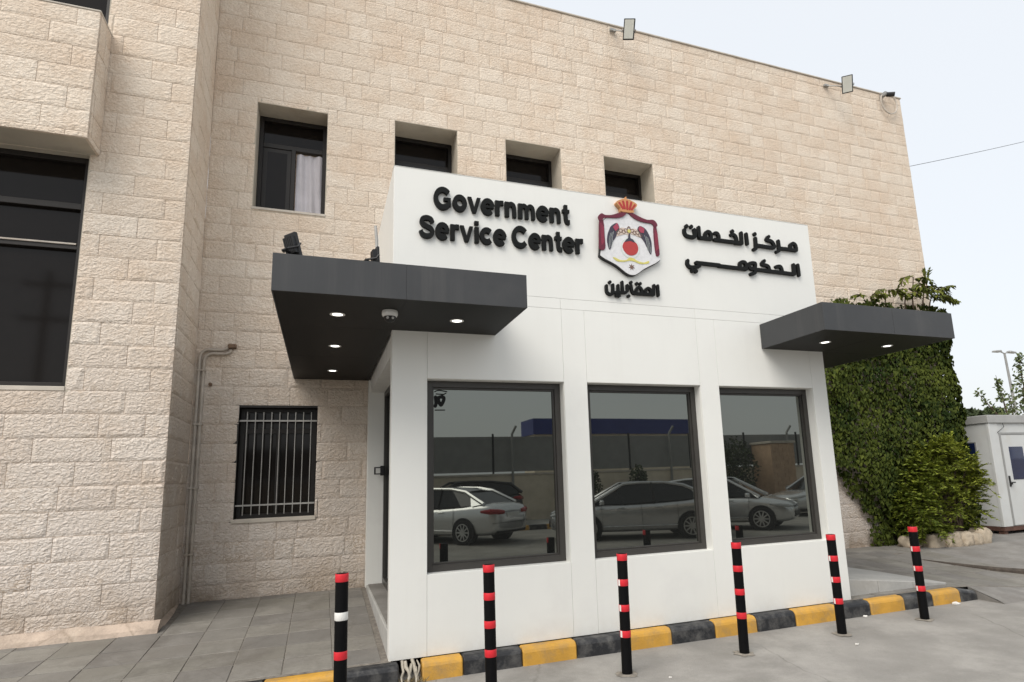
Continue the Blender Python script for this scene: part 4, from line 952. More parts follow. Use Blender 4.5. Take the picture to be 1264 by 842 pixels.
floodlight('white glass floodlight on the roof edge above the middle of the facade', (4.36, 2.62, 9.56), (-.52, -.72, -.46), .20, .34, 'floodglass', 'black', (4.22, 2.97, 9.78), 'floodlights on the roof edge', roll=.20)
floodlight('white glass floodlight on the roof edge near the right corner of the building', (9.50, 2.62, 9.58), (-.70, -.55, -.46), .21, .34, 'floodglass', 'black', (9.30, 2.97, 9.74), 'floodlights on the roof edge', roll=.10)
floodlight('black floodlight standing on the left canopy, tilted towards the stone wall', (-.85, -.9, 3.52), (.62, .75, .22), .11, .20, 'carglass', 'black', (-.83, -.86, 3.41), None, .035, roll=.15)
floodlight('slim black floodlight seen edge on, on the left canopy beside the kiosk wall', (-.222, -.9, 3.49), (.985, .16, .06), .10, .16, 'carglass', 'black', (-.222, -.86, 3.41), None, .022)
b = B(); b.tube([(-.222, -.9, 3.40), (-.226, -.9, 3.63), (-.238, -.9, 3.76)], [.008, .013, .011], 6); o = b.build('metal_rod', 'bar'); tag(o, 'thin pale rod standing above the slim floodlight on the left canopy', 'rod')
# cable coil and small camera at the roof corner
t = thing('roof_camera', 'small black camera with a looped cable at the right end of the roof edge', 'camera', (11.0, 2.9, 9.75))
b = B(); b.tube([(10.93, 2.86, 9.80), (11.05, 2.76, 9.77)], .05, 10); b.build('camera_body', 'black', t)
b = B(); b.tube([(10.86, 2.95, 9.88)]+[(11.06+.24*cos(a), 2.93, 9.66+.26*sin(a)) for a in [2.2+q*.42 for q in range(14)]], .018, 6); b.build('cable_loop', 'pipe', t, smooth=True)
b = B(); b.box(10.87, 10.94, 2.84, 2.98, 9.78, 9.86); b.build('bracket', 'metalgrey', t)

# ------------------------------------------------------------ bollards
def bollard(label, x, y, hgt, white=False, bands=(0.0, .213, .425, .638), rot=0.0, tape=False):
    tang = math.atan2(y-CAMP.y, x-CAMP.x)+radians(90+28)
    t = thing('bollard', label, 'bollard', (x, y, 0), 0.0, 'striped bollards along the kerb')
    rr0 = random.Random(int(abs(x)*1000)); t.rotation_euler = (rr0.uniform(-.008, .008), rr0.uniform(-.010, .012), 0)
    b = B(); b.lathe([(.0455, -.02), (.0455, hgt-.004), (.041, hgt)], (0, 0, 0), 24); local(b.build('post', 'bollard', smooth=True), t)
    for k, z in enumerate(bands):
        m_ = 'whitetape' if white and k == 1 else 'red'
        b = B(); z1 = hgt-z-.001 if k else hgt-.0005
        fa = math.atan2(CAMP.y-y, CAMP.x-x); m0 = 20; a0, a1 = fa-radians(98), fa+radians(98); rs_ = ((.0462, z1-.056), (.0472, z1-.054), (.0472, z1-.002), (.0462, z1))
        for q in range(m0+1):
            an = a0+(a1-a0)*q/m0; b.v += [(r_*cos(an), r_*sin(an), z_) for r_, z_ in rs_]
        for q in range(m0):
            for u in range(3): b.f.append((4*q+u, 4*q+4+u, 4*q+5+u, 4*q+1+u)); b.mi.append(0)
        if k == 0: b.poly([(.0462*cos(a0+(a1-a0)*q/m0), .0462*sin(a0+(a1-a0)*q/m0), z1) for q in range(m0+1)])
        o = local(b.build('reflective_band', m_, smooth=True), t)
        if white and k == 1: o['label'] = 'white reflective band'
        # the pale overlap of the tape's end
        if tape and k:
            s = B(); 
            for q in range(3):
                a0, a1 = tang+radians(q*9), tang+radians((q+1)*9); r = .0479
                s.quad((r*cos(a0), r*sin(a0), z1-.054), (r*cos(a1), r*sin(a1), z1-.054), (r*cos(a1), r*sin(a1), z1-.002), (r*cos(a0), r*sin(a0), z1-.002))
            o2 = s.build('tape_end', 'whitetape'); local(o2, o)
    b = B(); pr_ = []; rr = random.Random(int(x*100))
    n = 18; i = 0
    pts = [(cos(2*pi*k/n)*(.07+rr.uniform(0, .06)), sin(2*pi*k/n)*(.065+rr.uniform(0, .05))) for k in range(n)]
    b.v += [(p[0], p[1], .001) for p in pts]+[(p[0]*.7, p[1]*.7, .009) for p in pts]
    for k in range(n): b.f.append((k, (k+1) % n, n+(k+1) % n, n+k)); b.mi.append(0)
    b.f.append(tuple(range(n, 2*n))); b.mi.append(0)
    local(b.build('base_patch', 'patch'), t)
    return t
bollard('leftmost striped bollard, the only one with a white band', -.425, -.885, 1.045, True, (0.0, .265, .53, .78))
bollard('striped bollard in front of the first kiosk window, second from the left', .70, -.81, 1.01)
bollard('striped bollard below the left edge of the middle kiosk window', 1.92, -.743, .998, tape=True)
bollard('striped bollard below the left edge of the right kiosk window', 3.175, -.704, 1.01)
bollard('striped bollard before the right edge of the kiosk, past its last window', 4.475, -.604, .995, tape=True)
bollard('rightmost striped bollard, standing clear of the kiosk near the end of the kerb', 5.715, -.56, 1.0, tape=True)
# cloth in the gap of the kerb
t = thing('crumpled_cloth', 'dirty white crumpled cloth stuffed in the kerb gap under the kiosk corner', 'cloth', (.17, -.1, 0))
rr = random.Random(3)
for k, (xa, xb, ya, za, w) in enumerate(((.115, .105, -.05, .16, .017), (.135, .165, -.06, .155, .024), (.18, .15, -.07, .13, .02), (.20, .235, -.05, .16, .021), (.215, .205, -.09, .10, .016), (.245, .225, -.06, .15, .013))):
    b = B(); m_ = [(xa+(xb-xa)*s+rr.uniform(-.012, .012), ya-.085*s+rr.uniform(-.012, .012), za*(1-s)+.006) for s in (0, .25, .5, .75, 1)]
    w *= .72; b.tube(m_, [w*rr.uniform(.5, 1), w, w*rr.uniform(.6, 1.1), w*rr.uniform(.7, 1.0), w*.4], 6)
    b.build('cloth_fold', 'cloth', t, smooth=True)
b = B()
for k in range(70):
    x, y = rr.uniform(.09, .30), rr.uniform(-.2, -.06); a = rr.uniform(0, 6.28); h_ = rr.uniform(.01, .05)
    b.tube([(x, y, .0), (x+.04*cos(a), y+.04*sin(a), h_)], .0022, 3)
o = b.build('dry_grass', 'dryweed'); o['kind'] = 'stuff'; o['label'] = 'dry grass and litter in the gap of the kerb'
# scraps on the road
for lab, x, y, s in (('white paper scrap lying on the road beside the far end of the kerb', 6.72, -.20, .055), ('small white scrap on the road right of the fifth bollard', 5.28, -.17, .03), ('white speck of litter on the road between the fourth and fifth bollards', 4.3, -.95, .02), ('white speck of litter on the road left of the fourth bollard', 2.2, -.98, .016)):
    b = B(); n = 7
    i = [(x+s*cos(2*pi*k/n)*rr.uniform(.6, 1.2), y+s*.7*sin(2*pi*k/n)*rr.uniform(.6, 1.2), .004+rr.uniform(0, s*.5)) for k in range(n)]
    b.v += i+[(x, y, s*.55)]
    for k in range(n): b.f.append((k, (k+1) % n, n)); b.mi.append(0)
    b.v += [(p[0], p[1], 0.0) for p in i]
    for k in range(n): b.f.append((k, (k+1) % n, n+1+(k+1) % n, n+1+k)); b.mi.append(0)
    o = b.build('paper_scrap', 'paper'); tag(o, lab, 'litter', None)
# ------------------------------------------------------------ foliage
def leaf(b, p, d, n, ln, wd, tone, fold=0.25, heart=True):
    """p base, d direction of the tip, n outward normal"""
    d = d.normalized(); s = d.cross(n); s = s.normalized() if s.length > 1e-4 else d.orthogonal().normalized(); n = s.cross(d)
    i = len(b.v); f = n*(wd*fold)
    if heart:
        b.v += [tuple(q) for q in (p, p+d*ln*.12+s*wd*.5+f, p+d*ln*.62+s*wd*.36+f*.6-n*.0, p+d*ln-n*ln*.18, p+d*ln*.62-s*wd*.36+f*.6, p+d*ln*.12-s*wd*.5+f)]
        b.f += [(i, i+3, i+2, i+1), (i, i+5, i+4, i+3)]; b.mi += [0, 0]; b.tone += [tone]*6
    else:
        b.v += [tuple(q) for q in (p, p+d*ln*.45+s*wd*.5+f, p+d*ln-n*ln*.1, p+d*ln*.45-s*wd*.5+f)]
        b.f += [(i, i+2, i+1), (i, i+3, i+2)]; b.mi += [0, 0]; b.tone += [tone]*4
rl = random.Random(21)
def rv(s=1.0): return Vector((rl.uniform(-s, s), rl.uniform(-s, s), rl.uniform(-s, s)))
ivy = thing('climbing_ivy', 'dense dark green creeper covering the right end of the stone wall from canopy to ground', 'ivy', (10.2, D, .25))
b = B(); cnt = 0
CR = 11.50                                     # wall corner
def left_edge(z):
    if z > 2.0: return 6.6
    if z > 1.65: return 6.6+(2.0-z)/.35*1.65
    if z > .96: return 8.25+(1.65-z)/.69*.62
    return 8.87+(.96-z)/.7*.28
while cnt < 23000:
    u = rl.uniform(6.6, 13.6); z = rl.uniform(.26, 5.05)
    lj = .22*mnoise.noise(Vector((z*2.2, 3.1, u*.3)))+.12*rl.uniform(-1, 1)
    if u < left_edge(z)+lj: continue
    top = 4.92+.16*mnoise.noise(Vector((u*1.7, 0, 7)))+rl.uniform(-.05, .05)
    if z > top: continue
    if u < 8.6 and z > 4.0: continue
    if u > 10.3 and z < .9 and rl.random() < .4: continue
    nz = mnoise.noise(Vector((u*.9, z*.9, 1.5))); n2 = mnoise.noise(Vector((u*3.1, z*3.1, 8.5)))
    dep = .13+.10*nz+.09*n2+.05*rl.random(); 
    if z < 3.6: dep += .06
    dep = max(.03, dep)*(1.0 if u > left_edge(z)+.3 else .55)
    layer = rl.random()
    dp = dep*(1 if layer < .62 else rl.uniform(.25, .9))
    if u < CR: p = Vector((u, D-dp, z)); n = -Y_
    elif u < CR+.5:
        a = (u-CR)/.5*pi/2; p = Vector((CR+.02+dp*1.5*sin(a), D-dp*1.1*cos(a)+.02, z)); n = Vector((sin(a), -cos(a), 0))
    else: p = Vector((CR+.02+dp*1.5, D+(u-CR-.5), z)); n = X_
    if u >= CR and z < 2.6: p.x += .05*(2.6-z)/2.4*rl.random()
    nn = (n+rv(.55)+Vector((0, 0, .35))).normalized()
    dd = Vector((rl.uniform(-.7, .7), 0, -1))+n*rl.uniform(.0, .7)
    tone = min(1, max(0, .40+.42*mnoise.noise(Vector((u*1.3, z*1.3, 4)))+rl.uniform(-.33, .33)))
    if rl.random() < .015: tone = 1.25
    s = rl.uniform(.05, .095); leaf(b, p, dd, nn, s, s*.95, tone); cnt += 1
b.build('foliage', 'ivy', ivy, recalc=False)
b = B()
for k in range(26):
    x = rl.uniform(7.0, 11.3); z = rl.uniform(.3, .8) if x > 9.1 else 2.2
    pts = []
    for q in range(9):
        pts.append((min(11.45, x+.12*q*rl.uniform(-.6, .6)), D-.03-.01*rl.random(), z)); z += .5
        if z > 4.7: break
    b.tube(pts, [.016-.0012*q for q in range(len(pts))], 5)
b.build('stem', 'bark', ivy)
# leafy shoots above the right canopy: drooping compound fronds
t = thing('leafy_shoots', 'tall drooping leafy shoots rising above the right canopy from the creeper top', 'plant', (11.0, D, 4.8))
bl_, bs = B(), B()
def frond(p0, d, length, droop, npair=9, lw=.05, ll=.17):
    upright = d[2] > .9
    p = Vector(p0); d = Vector(d).normalized(); pts = [p.copy()]; st = length/npair
    for k in range(npair):
        d = (d+Vector((0, 0, -droop*st))).normalized(); p = p+d*st; pts.append(p.copy())
        s = d.cross(Z_).normalized()
        for sg in (-1, 1):
            dd = d*.45+s*sg*.8+Vector((0, 0, -.55))+rv(.35)
            if upright: dd = d*1.0+s*sg*.45+rv(.3)
            sc = .6+.6*sin(pi*min(1, (k+1)/npair*.92))
            leaf(bl_, p, dd, Z_+rv(.3), ll*sc*rl.uniform(.8, 1.15)*(.62 if upright else 1), lw*sc*(.7 if upright else 1), min(1, max(0, .38+rl.uniform(-.3, .35))), .2, False)
    bs.tube(pts, .006, 4)
YS = D-.3
stems = [((10.7, D-.2, 4.6), (10.72, YS, 5.50)), ((10.95, D-.2, 4.6), (11.05, YS, 5.45)), ((11.1, D-.2, 4.6), (11.25, YS, 5.3)), ((9.95, D-.2, 4.7), (9.9, YS, 5.15)), ((10.5, D-.2, 4.7), (10.45, YS, 5.2))]
for a, c in stems:
    bs.tube([a, ((a[0]+c[0])/2+.03, a[1], (a[2]+c[2])/2), c], [.02, .015, .01], 6)
for p0, d, ln, dr_ in (((10.72, YS, 5.48), (-.9, -.1, .5), .55, 3.4), ((10.72, YS, 5.45), (.8, -.3, .4), .40, 3.0), ((10.72, YS, 5.3), (-.5, -.7, .3), .40, 3),
                      ((9.9, YS, 5.15), (-.9, -.1, .3), .45, 3.0), ((9.9, YS, 5.14), (.8, -.3, .4), .45, 3.2), ((11.05, YS, 5.42), (-.12, -.1, 1.0), .24, .5), ((11.1, YS, 5.4), (.28, -.1, 1.0), .30, .4),
                      ((11.25, YS, 5.3), (.7, -.1, .4), .40, 4.0), ((11.25, YS, 5.3), (-.8, -.4, .5), .45, 3.4), ((11.25, YS, 5.15), (.6, -.5, .2), .42, 3.2), ((11.05, YS, 5.3), (-.7, -.5, .3), .45, 3.2),
                      ((10.45, YS, 5.2), (.6, -.6, .4), .45, 3), ((10.45, YS, 5.2), (-.8, -.2, .3), .42, 3.2), ((9.3, YS, 4.98), (-.9, -.2, .2), .40, 1.4), ((9.4, YS, 4.96), (.5, -.5, .4), .35, 2.6), ((11.35, YS, 5.05), (.5, -.5, .3), .35, 3.2),
                      ((10.2, YS, 5.0), (.3, -.6, .5), .40, 2.6), ((10.6, YS, 5.0), (-.5, -.6, .5), .40, 2.6), ((10.9, YS, 5.05), (.3, -.7, .4), .40, 2.6), ((11.2, YS, 5.0), (-.2, -.7, .5), .40, 2.6), ((10.8, YS, 5.15), (.5, -.6, .5), .4, 3), ((11.3, YS, 5.2), (.2, -.6, .6), .35, 3)):
    frond(p0, d, ln, dr_, 8, .07, .15)
bl_.build('foliage', 'shoot', t, recalc=False); bs.build('stem', 'bark', t)
# bright feathery shrub at the foot of the creeper
t = thing('shrub', 'bright yellow-green feathery shrub behind the row of rocks at the foot of the creeper', 'shrub', (10.6, 2.5, .25))
bl_, bs = B(), B()
for k in range(300):
    a = rl.uniform(-.5, pi+.5)*-1; c = Vector((10.65, 2.62, .35)); 
    tgt = c+Vector((rl.uniform(-1.15, .48), rl.uniform(-.38, .22), 0)); hz = 1.72*max(.05, 1-((tgt.x-10.45)/1.15)**2)
    tgt.z = .35+hz*rl.random()**.6
    mid = (c+tgt)/2+Vector((0, 0, .12)); base = c+Vector((rl.uniform(-.3, .3), 0, 0))
    if k % 3 == 0: bs.tube([base, mid, tgt], [.018, .009, .004], 5)
    d0 = (tgt-mid).normalized(); d0.z = abs(d0.z)*.5
    for q in range(4):
        d = (d0+rv(.7)+Vector((0, -.25, 0))).normalized(); p = tgt+rv(.06); ln = rl.uniform(.16, .30)
        bs.tube([p, p+d*ln*.6, p+d*ln+Vector((0, 0, -.05))], [.003, .002, .001], 3)
        for j in range(9):
            pp = p+d*ln*(j+1)/9+Vector((0, 0, -.05*((j+1)/9)**2))
            for sg in (-1, 1):
                dd = d*.5+d.cross(Z_)*sg*.9+rv(.35)
                tone = min(1.1, max(0, .30+.42*(tgt.x-9.6)/1.7*(tgt.z/1.6)+rl.uniform(-.22, .28)))
                leaf(bl_, pp, dd, Z_+rv(.5), rl.uniform(.06, .10), .034, tone, .15, False)
bl_.build('foliage', 'shrubleaf', t, recalc=False); bs.build('stem', 'bark', t)
# rough rocks edging the bed
def rock(x, y, sx, sy, sz, z0, seed, label):
    bm = bmesh.new(); bmesh.ops.create_icosphere(bm, subdivisions=3, radius=1)
    for v in bm.verts:
        c = v.co.copy(); m_ = max(abs(c.x), abs(c.y), abs(c.z)); c = c.lerp(c/m_, .74)
        c *= 1+.20*mnoise.noise(c*1.8+Vector((seed*7.1, 0, 0)))+.11*mnoise.noise(c*4.5+Vector((seed*3.3, 2, 0)))
        v.co = Vector((c.x*sx, c.y*sy, c.z*sz))
    me = bpy.data.meshes.new('rock'); bm.to_mesh(me); bm.free(); me.materials.append(MT['rock'])
    me.polygons.foreach_set('use_smooth', [True]*len(me.polygons))
    o = bpy.data.objects.new('rock', me); COL.objects.link(o); o.location = (x, y, z0+sz*.8); o.rotation_euler = (0, 0, seed*.7 % .4-.2)
    tag(o, label, 'rock', 'rocks edging the planting bed')
for k, (x, y, sx, sy, sz, lab) in enumerate(((9.50, 2.60, .20, .15, .15, 'pale rock at the left end of the rock row below the creeper'), (9.82, 2.38, .19, .14, .17, 'second rock from the left in the row below the creeper'),
        (10.12, 2.30, .17, .14, .185, 'upright rock in the middle of the row under the shrub'), (10.42, 2.29, .17, .15, .17, 'squarish rock right of the middle one, under the bright shrub'),
        (10.70, 2.30, .14, .14, .15, 'small rock with leaves drooping over it, last but one on the right'), (10.98, 2.34, .15, .15, .205, 'taller pale rock at the right end of the row, near the cabin'))):
    rock(x, y, sx, sy, sz*.82, .20, k+1, lab)

# ------------------------------------------------------------ guard cabin
cb = thing('guard_cabin', 'white prefabricated cabin with grey roof edge on rusty skids at the right', 'cabin', (14, 4.2, .23))
x0, x1, y0, y1, z0, z1 = 12.475, 16.2, 2.856, 6.6, .385, 2.50
b = B(); b.box(x0+.015, x1, y0+.015, y1, z0, z1); b.build('wall', 'cabinwall', cb)
for k in range(5):      # ribbed sandwich panels on the side
    ya = y0+.02+k*.74; b = B(); b.box(x0, x0+.014, ya, ya+.732, z0, z1); b.build('wall_panel', 'cabinwall', cb, bevel=.003)
for xa, xb in ((x0, 12.755), (13.68, 14.6), (14.605, x1)):
    b = B(); b.box(xa+.002, xb, y0, y0+.014, z0, z1); b.build('wall_panel', 'cabinwall', cb, bevel=.003)
b = B(); b.box(x0-.012, x0+.045, y0-.012, y0+.045, z0, z1); b.build('corner_post', 'cabinwall', cb, bevel=.004)
b = B(); b.box(x0-.035, x1+.03, y0-.035, y1+.03, z1, z1+.17); b.build('roof', 'cabinroof', cb, bevel=.01)
b = B(); b.box(x0, x1, y0, y0+.09, .30, z0-.002); b.build('skid', 'skid', cb)
b = B(); b.box(x0, x0+.09, y0+.093, y1, .30, z0-.002); b.build('skid', 'skid', cb)
for xa in (x0+.02, 14.2, 16.0):
    for ya in (y0+.03, 5.5): b = B(); b.box(xa, xa+.11, ya, ya+.11, .10, .299); b.build('leg', 'skid', cb)
b = B()
for q in ((12.755, 12.80, .40, 2.30), (13.635, 13.68, .40, 2.30), (12.80, 13.635, 2.255, 2.30)): b.box(q[0], q[1], y0-.012, y0+.03, q[2], q[3])
b.build('door_frame', 'metalgrey', cb, bevel=.003)
b = B(); b.box(12.806, 13.63, y0-.006, y0+.012, .40, 2.25); dr = b.build('door', 'cabinwall', cb, bevel=.004)
b = B(); b.box(12.99, 13.42, y0-.014, y0-.004, 1.32, 2.0); b.build('door_pane', 'blueglass', dr)
b = B(); b.box(12.83, 12.865, y0-.03, y0-.005, 1.18, 1.40); b.box(12.83, 12.86, y0-.065, y0-.03, 1.22, 1.25); b.box(12.83, 12.95, y0-.065, y0-.05, 1.25, 1.275); b.build('handle', 'black', dr, bevel=.004)
b = B(); b.box(x0-.014, x0+.012, 3.16, 4.15, 1.28, 2.13); wf = b.build('window', 'metalgrey', cb, bevel=.003)
b = B(); b.box(x0-.018, x0-.0145, 3.185, 4.125, 1.305, 2.105); b.build('pane', 'blueglass', wf)
b = B(); b.tube([(12.9, y0-.02, 2.50), (12.93, y0-.02, 2.42), (12.78, y0-.02, 2.34), (12.70, y0-.02, 2.30)], .006, 5); b.build('wire', 'cable', cb)

# ------------------------------------------------------------ trees, lamp, wire at the right
def plume_tree(name, label, base, plumes, lsz, group=None, mat='treeleaf', dens=1.0):
    t = thing(name, label, 'tree', base, 0, group); bl_, bs = B(), B()
    B0 = Vector(base)
    fork = B0+Vector((0, 0, (min(p[0][2] for p in plumes)-base[2])*.75))
    bs.tube([B0, (B0+fork)/2+Vector((.03, 0, 0)), fork], [.11, .09, .075], 8)
    for (c0, c1, r) in plumes:
        a, c = Vector(c0), Vector(c1); bs.tube([fork, a, (a+c)/2+rv(.05), c], [.05, .035, .02, .006], 5)
        n = int(420*dens*(c-a).length*r)
        for k in range(n):
            s = rl.random(); cl = mnoise.noise(Vector((s*6, r*9, c.x)))
            rad = r*(1-.75*s)*(.55+.6*cl+.45)*rl.random()**.6; an = rl.uniform(0, 2*pi)
            p = a.lerp(c, s)+Vector((cos(an)*rad, sin(an)*rad, rl.uniform(-.1, .1)))
            if mnoise.noise(p*2.1) < -.22: continue
            leaf(bl_, p, rv(1)+Vector((0, 0, -.3)), rv(1)+Vector((0, -.5, .4)), lsz*rl.uniform(.7, 1.2), lsz*.7, rl.random(), .2, False)
            if k % 14 == 0: bs.tube([a.lerp(c, max(0, s-.08)), p], [.008, .003], 3)
    bl_.build('crown', mat, t, recalc=False); bs.build('trunk', 'bark', t); return t
plume_tree('young_tree', 'slender young tree with upright leafy branches rising behind the white cabin', (22.0, 8, .1),
           [((22.3, 8, 3.1), (22.55, 8, 5.45), .38), ((21.45, 8, 3.1), (21.15, 8, 4.65), .26), ((22.0, 8.2, 3.0), (22.0, 8.2, 4.0), .22), ((21.1, 8, 3.1), (20.05, 8, 4.05), .13), ((23.0, 8, 3.2), (23.4, 8.1, 5.3), .5)], .13)
plume_tree('distant_tree', 'low distant treetop just showing over the left end of the cabin roof', (66.8, 40, 0),
           [((66.2, 40, 4.5), (66.4, 40, 7.4), 1.5), ((67.6, 40, 4.5), (67.8, 40, 7.3), 1.3)], .5, 'far trees beyond the cabin', 'bushleaf', 2.2)
plume_tree('distant_tree', 'distant treetop showing over the middle of the cabin roof', (70.6, 40, 0),
           [((70.0, 40, 4.5), (70.2, 40, 7.6), 1.4), ((71.2, 40, 4.5), (71.5, 40, 7.5), 1.3)], .5, 'far trees beyond the cabin', 'bushleaf', 2.2)
t = thing('street_lamp', 'tall double-armed street lamp far behind the white cabin', 'street lamp', (31.9, 14, 0))
b = B(); b.tube([(31.9, 14, 0), (31.75, 14, 4), (31.62, 14, 7.1)], [.09, .075, .05], 8); b.build('pole', 'metalgrey', t, smooth=True)
for sg in (-1, 1):
    b = B(); b.tube([(31.62, 14, 7.08), (31.62+sg*.35, 14, 7.18)], .03, 6); b.build('arm', 'metalgrey', t)
    b = B(); b.hexa([(31.62+sg*.30, 13.88, 7.13), (31.62+sg*.82, 13.9, 7.12), (31.62+sg*.82, 14.1, 7.12), (31.62+sg*.30, 14.12, 7.13), (31.62+sg*.32, 13.9, 7.24), (31.62+sg*.8, 13.92, 7.2), (31.62+sg*.8, 14.08, 7.2), (31.62+sg*.32, 14.1, 7.24)]); b.build('lamp_head', 'metalgrey', t, bevel=.02)
b = B(); pts = []
for k in range(31):
    s = k/30; x = 17+s*31; z = 12.93+(x-17)*.3293-1.2*4*s*(1-s)*.25
    pts.append((x, 12, z))
b.tube(pts, .011, 5); o = b.build('power_line', 'cable', smooth=True); tag(o, 'thin dark overhead wire crossing the sky at the right', 'wire')

# ------------------------------------------------------------ the far side of the street (seen in the kiosk glass)
b = B(); b.box(-40, 45, -16.2, -13.45, -.02, .14); struct(b.build('pavement', 'slab'))
kb = B(); kb.box(-40, 45, -13.448, -13.33, -.03, .10); kf = struct(kb.build('kerb', 'mortar'))
for k in range(40):
    xa = -4+k*.62
    b = B(); b.hexa([(xa+.004, -13.45, -.02), (xa+.616, -13.45, -.02), (xa+.616, -13.32, -.02), (xa+.004, -13.32, -.02), (xa+.004, -13.45, .155), (xa+.616, -13.45, .155), (xa+.616, -13.33, .152), (xa+.004, -13.33, .152)])
    b.build('kerb_stone', 'kyellow' if k % 2 else 'kblack', kf, bevel=.012)
w = thing('perimeter_wall', 'low beige block wall carrying the grey fence across the street', 'wall', (4, -16, 0))
b = B(); b.box(-40, 45, -16.2, -16.0, 0, 1.80); b.build('body', 'beige', w)
b = B(); b.box(-40, 45, -16.23, -15.97, 1.802, 1.88); b.build('coping', 'sill', w, bevel=.01)
fn = thing('fence', 'tall dark grey sheet fence on the beige wall across the street', 'fence', (4, -16.1, 1.88))
px_ = [-38+2.9*k for k in range(29)]
for k in range(28):
    b = B(); b.box(px_[k]+.04, px_[k+1]-.04, -16.13, -16.11, 1.95, 3.27); b.build('sheet_panel', 'sheet', fn)
for x in px_:
    b = B(); b.tube([(x, -16.12, 1.88), (x, -16.12, 3.38)], .045, 6); b.build('post', 'black', fn)
for x, wh_ in ((6.2, 'left of the middle of the left window reflection'), (13.1, 'before the blue warehouse, in the middle window reflection'), (19.3, 'beside the brick hut, in the right window reflection'), (-2.0, 'farthest left along the fence')):
    b = B(); b.tube([(x, -15.9, 1.0), (x, -15.9, 3.35), (x+.12, -15.75, 3.65)], .05, 8); o = b.build('steel_post', 'metalgrey'); tag(o, 'bent-top steel post across the street, '+wh_, 'post', 'bent-top posts across the street')
wh = thing('blue_warehouse', 'long warehouse with a deep blue roof band behind the fence across the street', 'building', (16, -30, 0))
b = B(); b.box(10.7, 22.1, -28, -26.2, 0, 4.1); b.build('wall', 'beige', wh)
b = B(); b.box(10.6, 22.2, -28.2, -26, 4.1, 5.0); b.build('roof_band', 'blue', wh)
ht = thing('brick_hut', 'small tan brick hut by the fence across the street', 'hut', (18, -14.9, .14))
b = B(); b.box(17.3, 18.5, -15.9, -14.7, .14, 2.80); b.build('wall', 'hutbrick', ht)
b = B(); b.box(17.25, 18.56, -15.97, -14.63, 2.80, 2.9); b.build('roof', 'sill', ht, bevel=.01)
for k in range(15):
    for q in range(4):
        xa = 17.31+q*.4+(.2 if k % 2 else 0); 
        if xa+.39 > 18.52: continue
        b = B(); b.box(xa+.006, xa+.394, -14.702, -14.688, .16+k*.175, .16+k*.175+.165); b.build('brick', 'hutbrick', ht)
def bush(label, c, r, hgt, n, mat='bushleaf', name='bush'):
    t = thing(name, label, 'bush', (c[0], c[1], .14)); bl_, bs = B(), B()
    for k in range(n):
        d = rv(1); d = d.normalized()*rl.random()**.35; p = Vector((c[0]+d.x*r, c[1]+d.y*r*.8, .25+hgt*.5+d.z*hgt*.5))
        p *= 1.0; sc = 1+.25*mnoise.noise(p*2)
        p = Vector((c[0]+(p.x-c[0])*sc, c[1]+(p.y-c[1])*sc, p.z))
        leaf(bl_, p, rv(1), rv(1)+Vector((0, 0, .6)), .13, .09, rl.random(), .2, False)
    for k in range(7): bs.tube([(c[0]+rl.uniform(-.1, .1), c[1], .1), (c[0]+rl.uniform(-.5, .5)*r, c[1], .2+hgt*.6)], [.025, .008], 5)
    bl_.build('crown', mat, t, recalc=False); bs.build('stem', 'bark', t)
bush('round dark bush against the beige wall across the street', (11.15, -15.2), .42, 1.85, 900)
bush('dark bush left of the round one against the beige wall across the street', (8.9, -15.2), .6, 1.8, 1000)
bush('big dark bushy tree by the fence, seen in the right kiosk window', (15.7, -15.1), .95, 2.9, 2200, name='bushy_tree')
t = thing('utility_pole', 'tall utility pole with crossarms across the street, seen in the left wing window', 'utility pole', (-10.7, -17.6, 0))
b = B(); b.tube([(-10.7, -17.6, 0), (-10.7, -17.6, 10.2)], [.16, .10], 8); b.build('pole', 'metalgrey', t)
for z in (9.6, 8.2): b = B(); b.box(-11.5, -9.9, -17.66, -17.54, z, z+.12); b.build('crossarm', 'metalgrey', t)
for k, z in enumerate((9.75, 8.35)):
    b = B(); b.tube([(-60, -17.6, z+1), (-30, -17.6, z-.1), (-10.7, -17.6, z), (12, -17.6, z-.1), (40, -17.6, z+1)], .012, 4); o = b.build('power_line', 'cable'); tag(o, ['upper overhead wire carried by the utility pole across the street', 'lower overhead wire carried by the utility pole across the street'][k], 'wire')

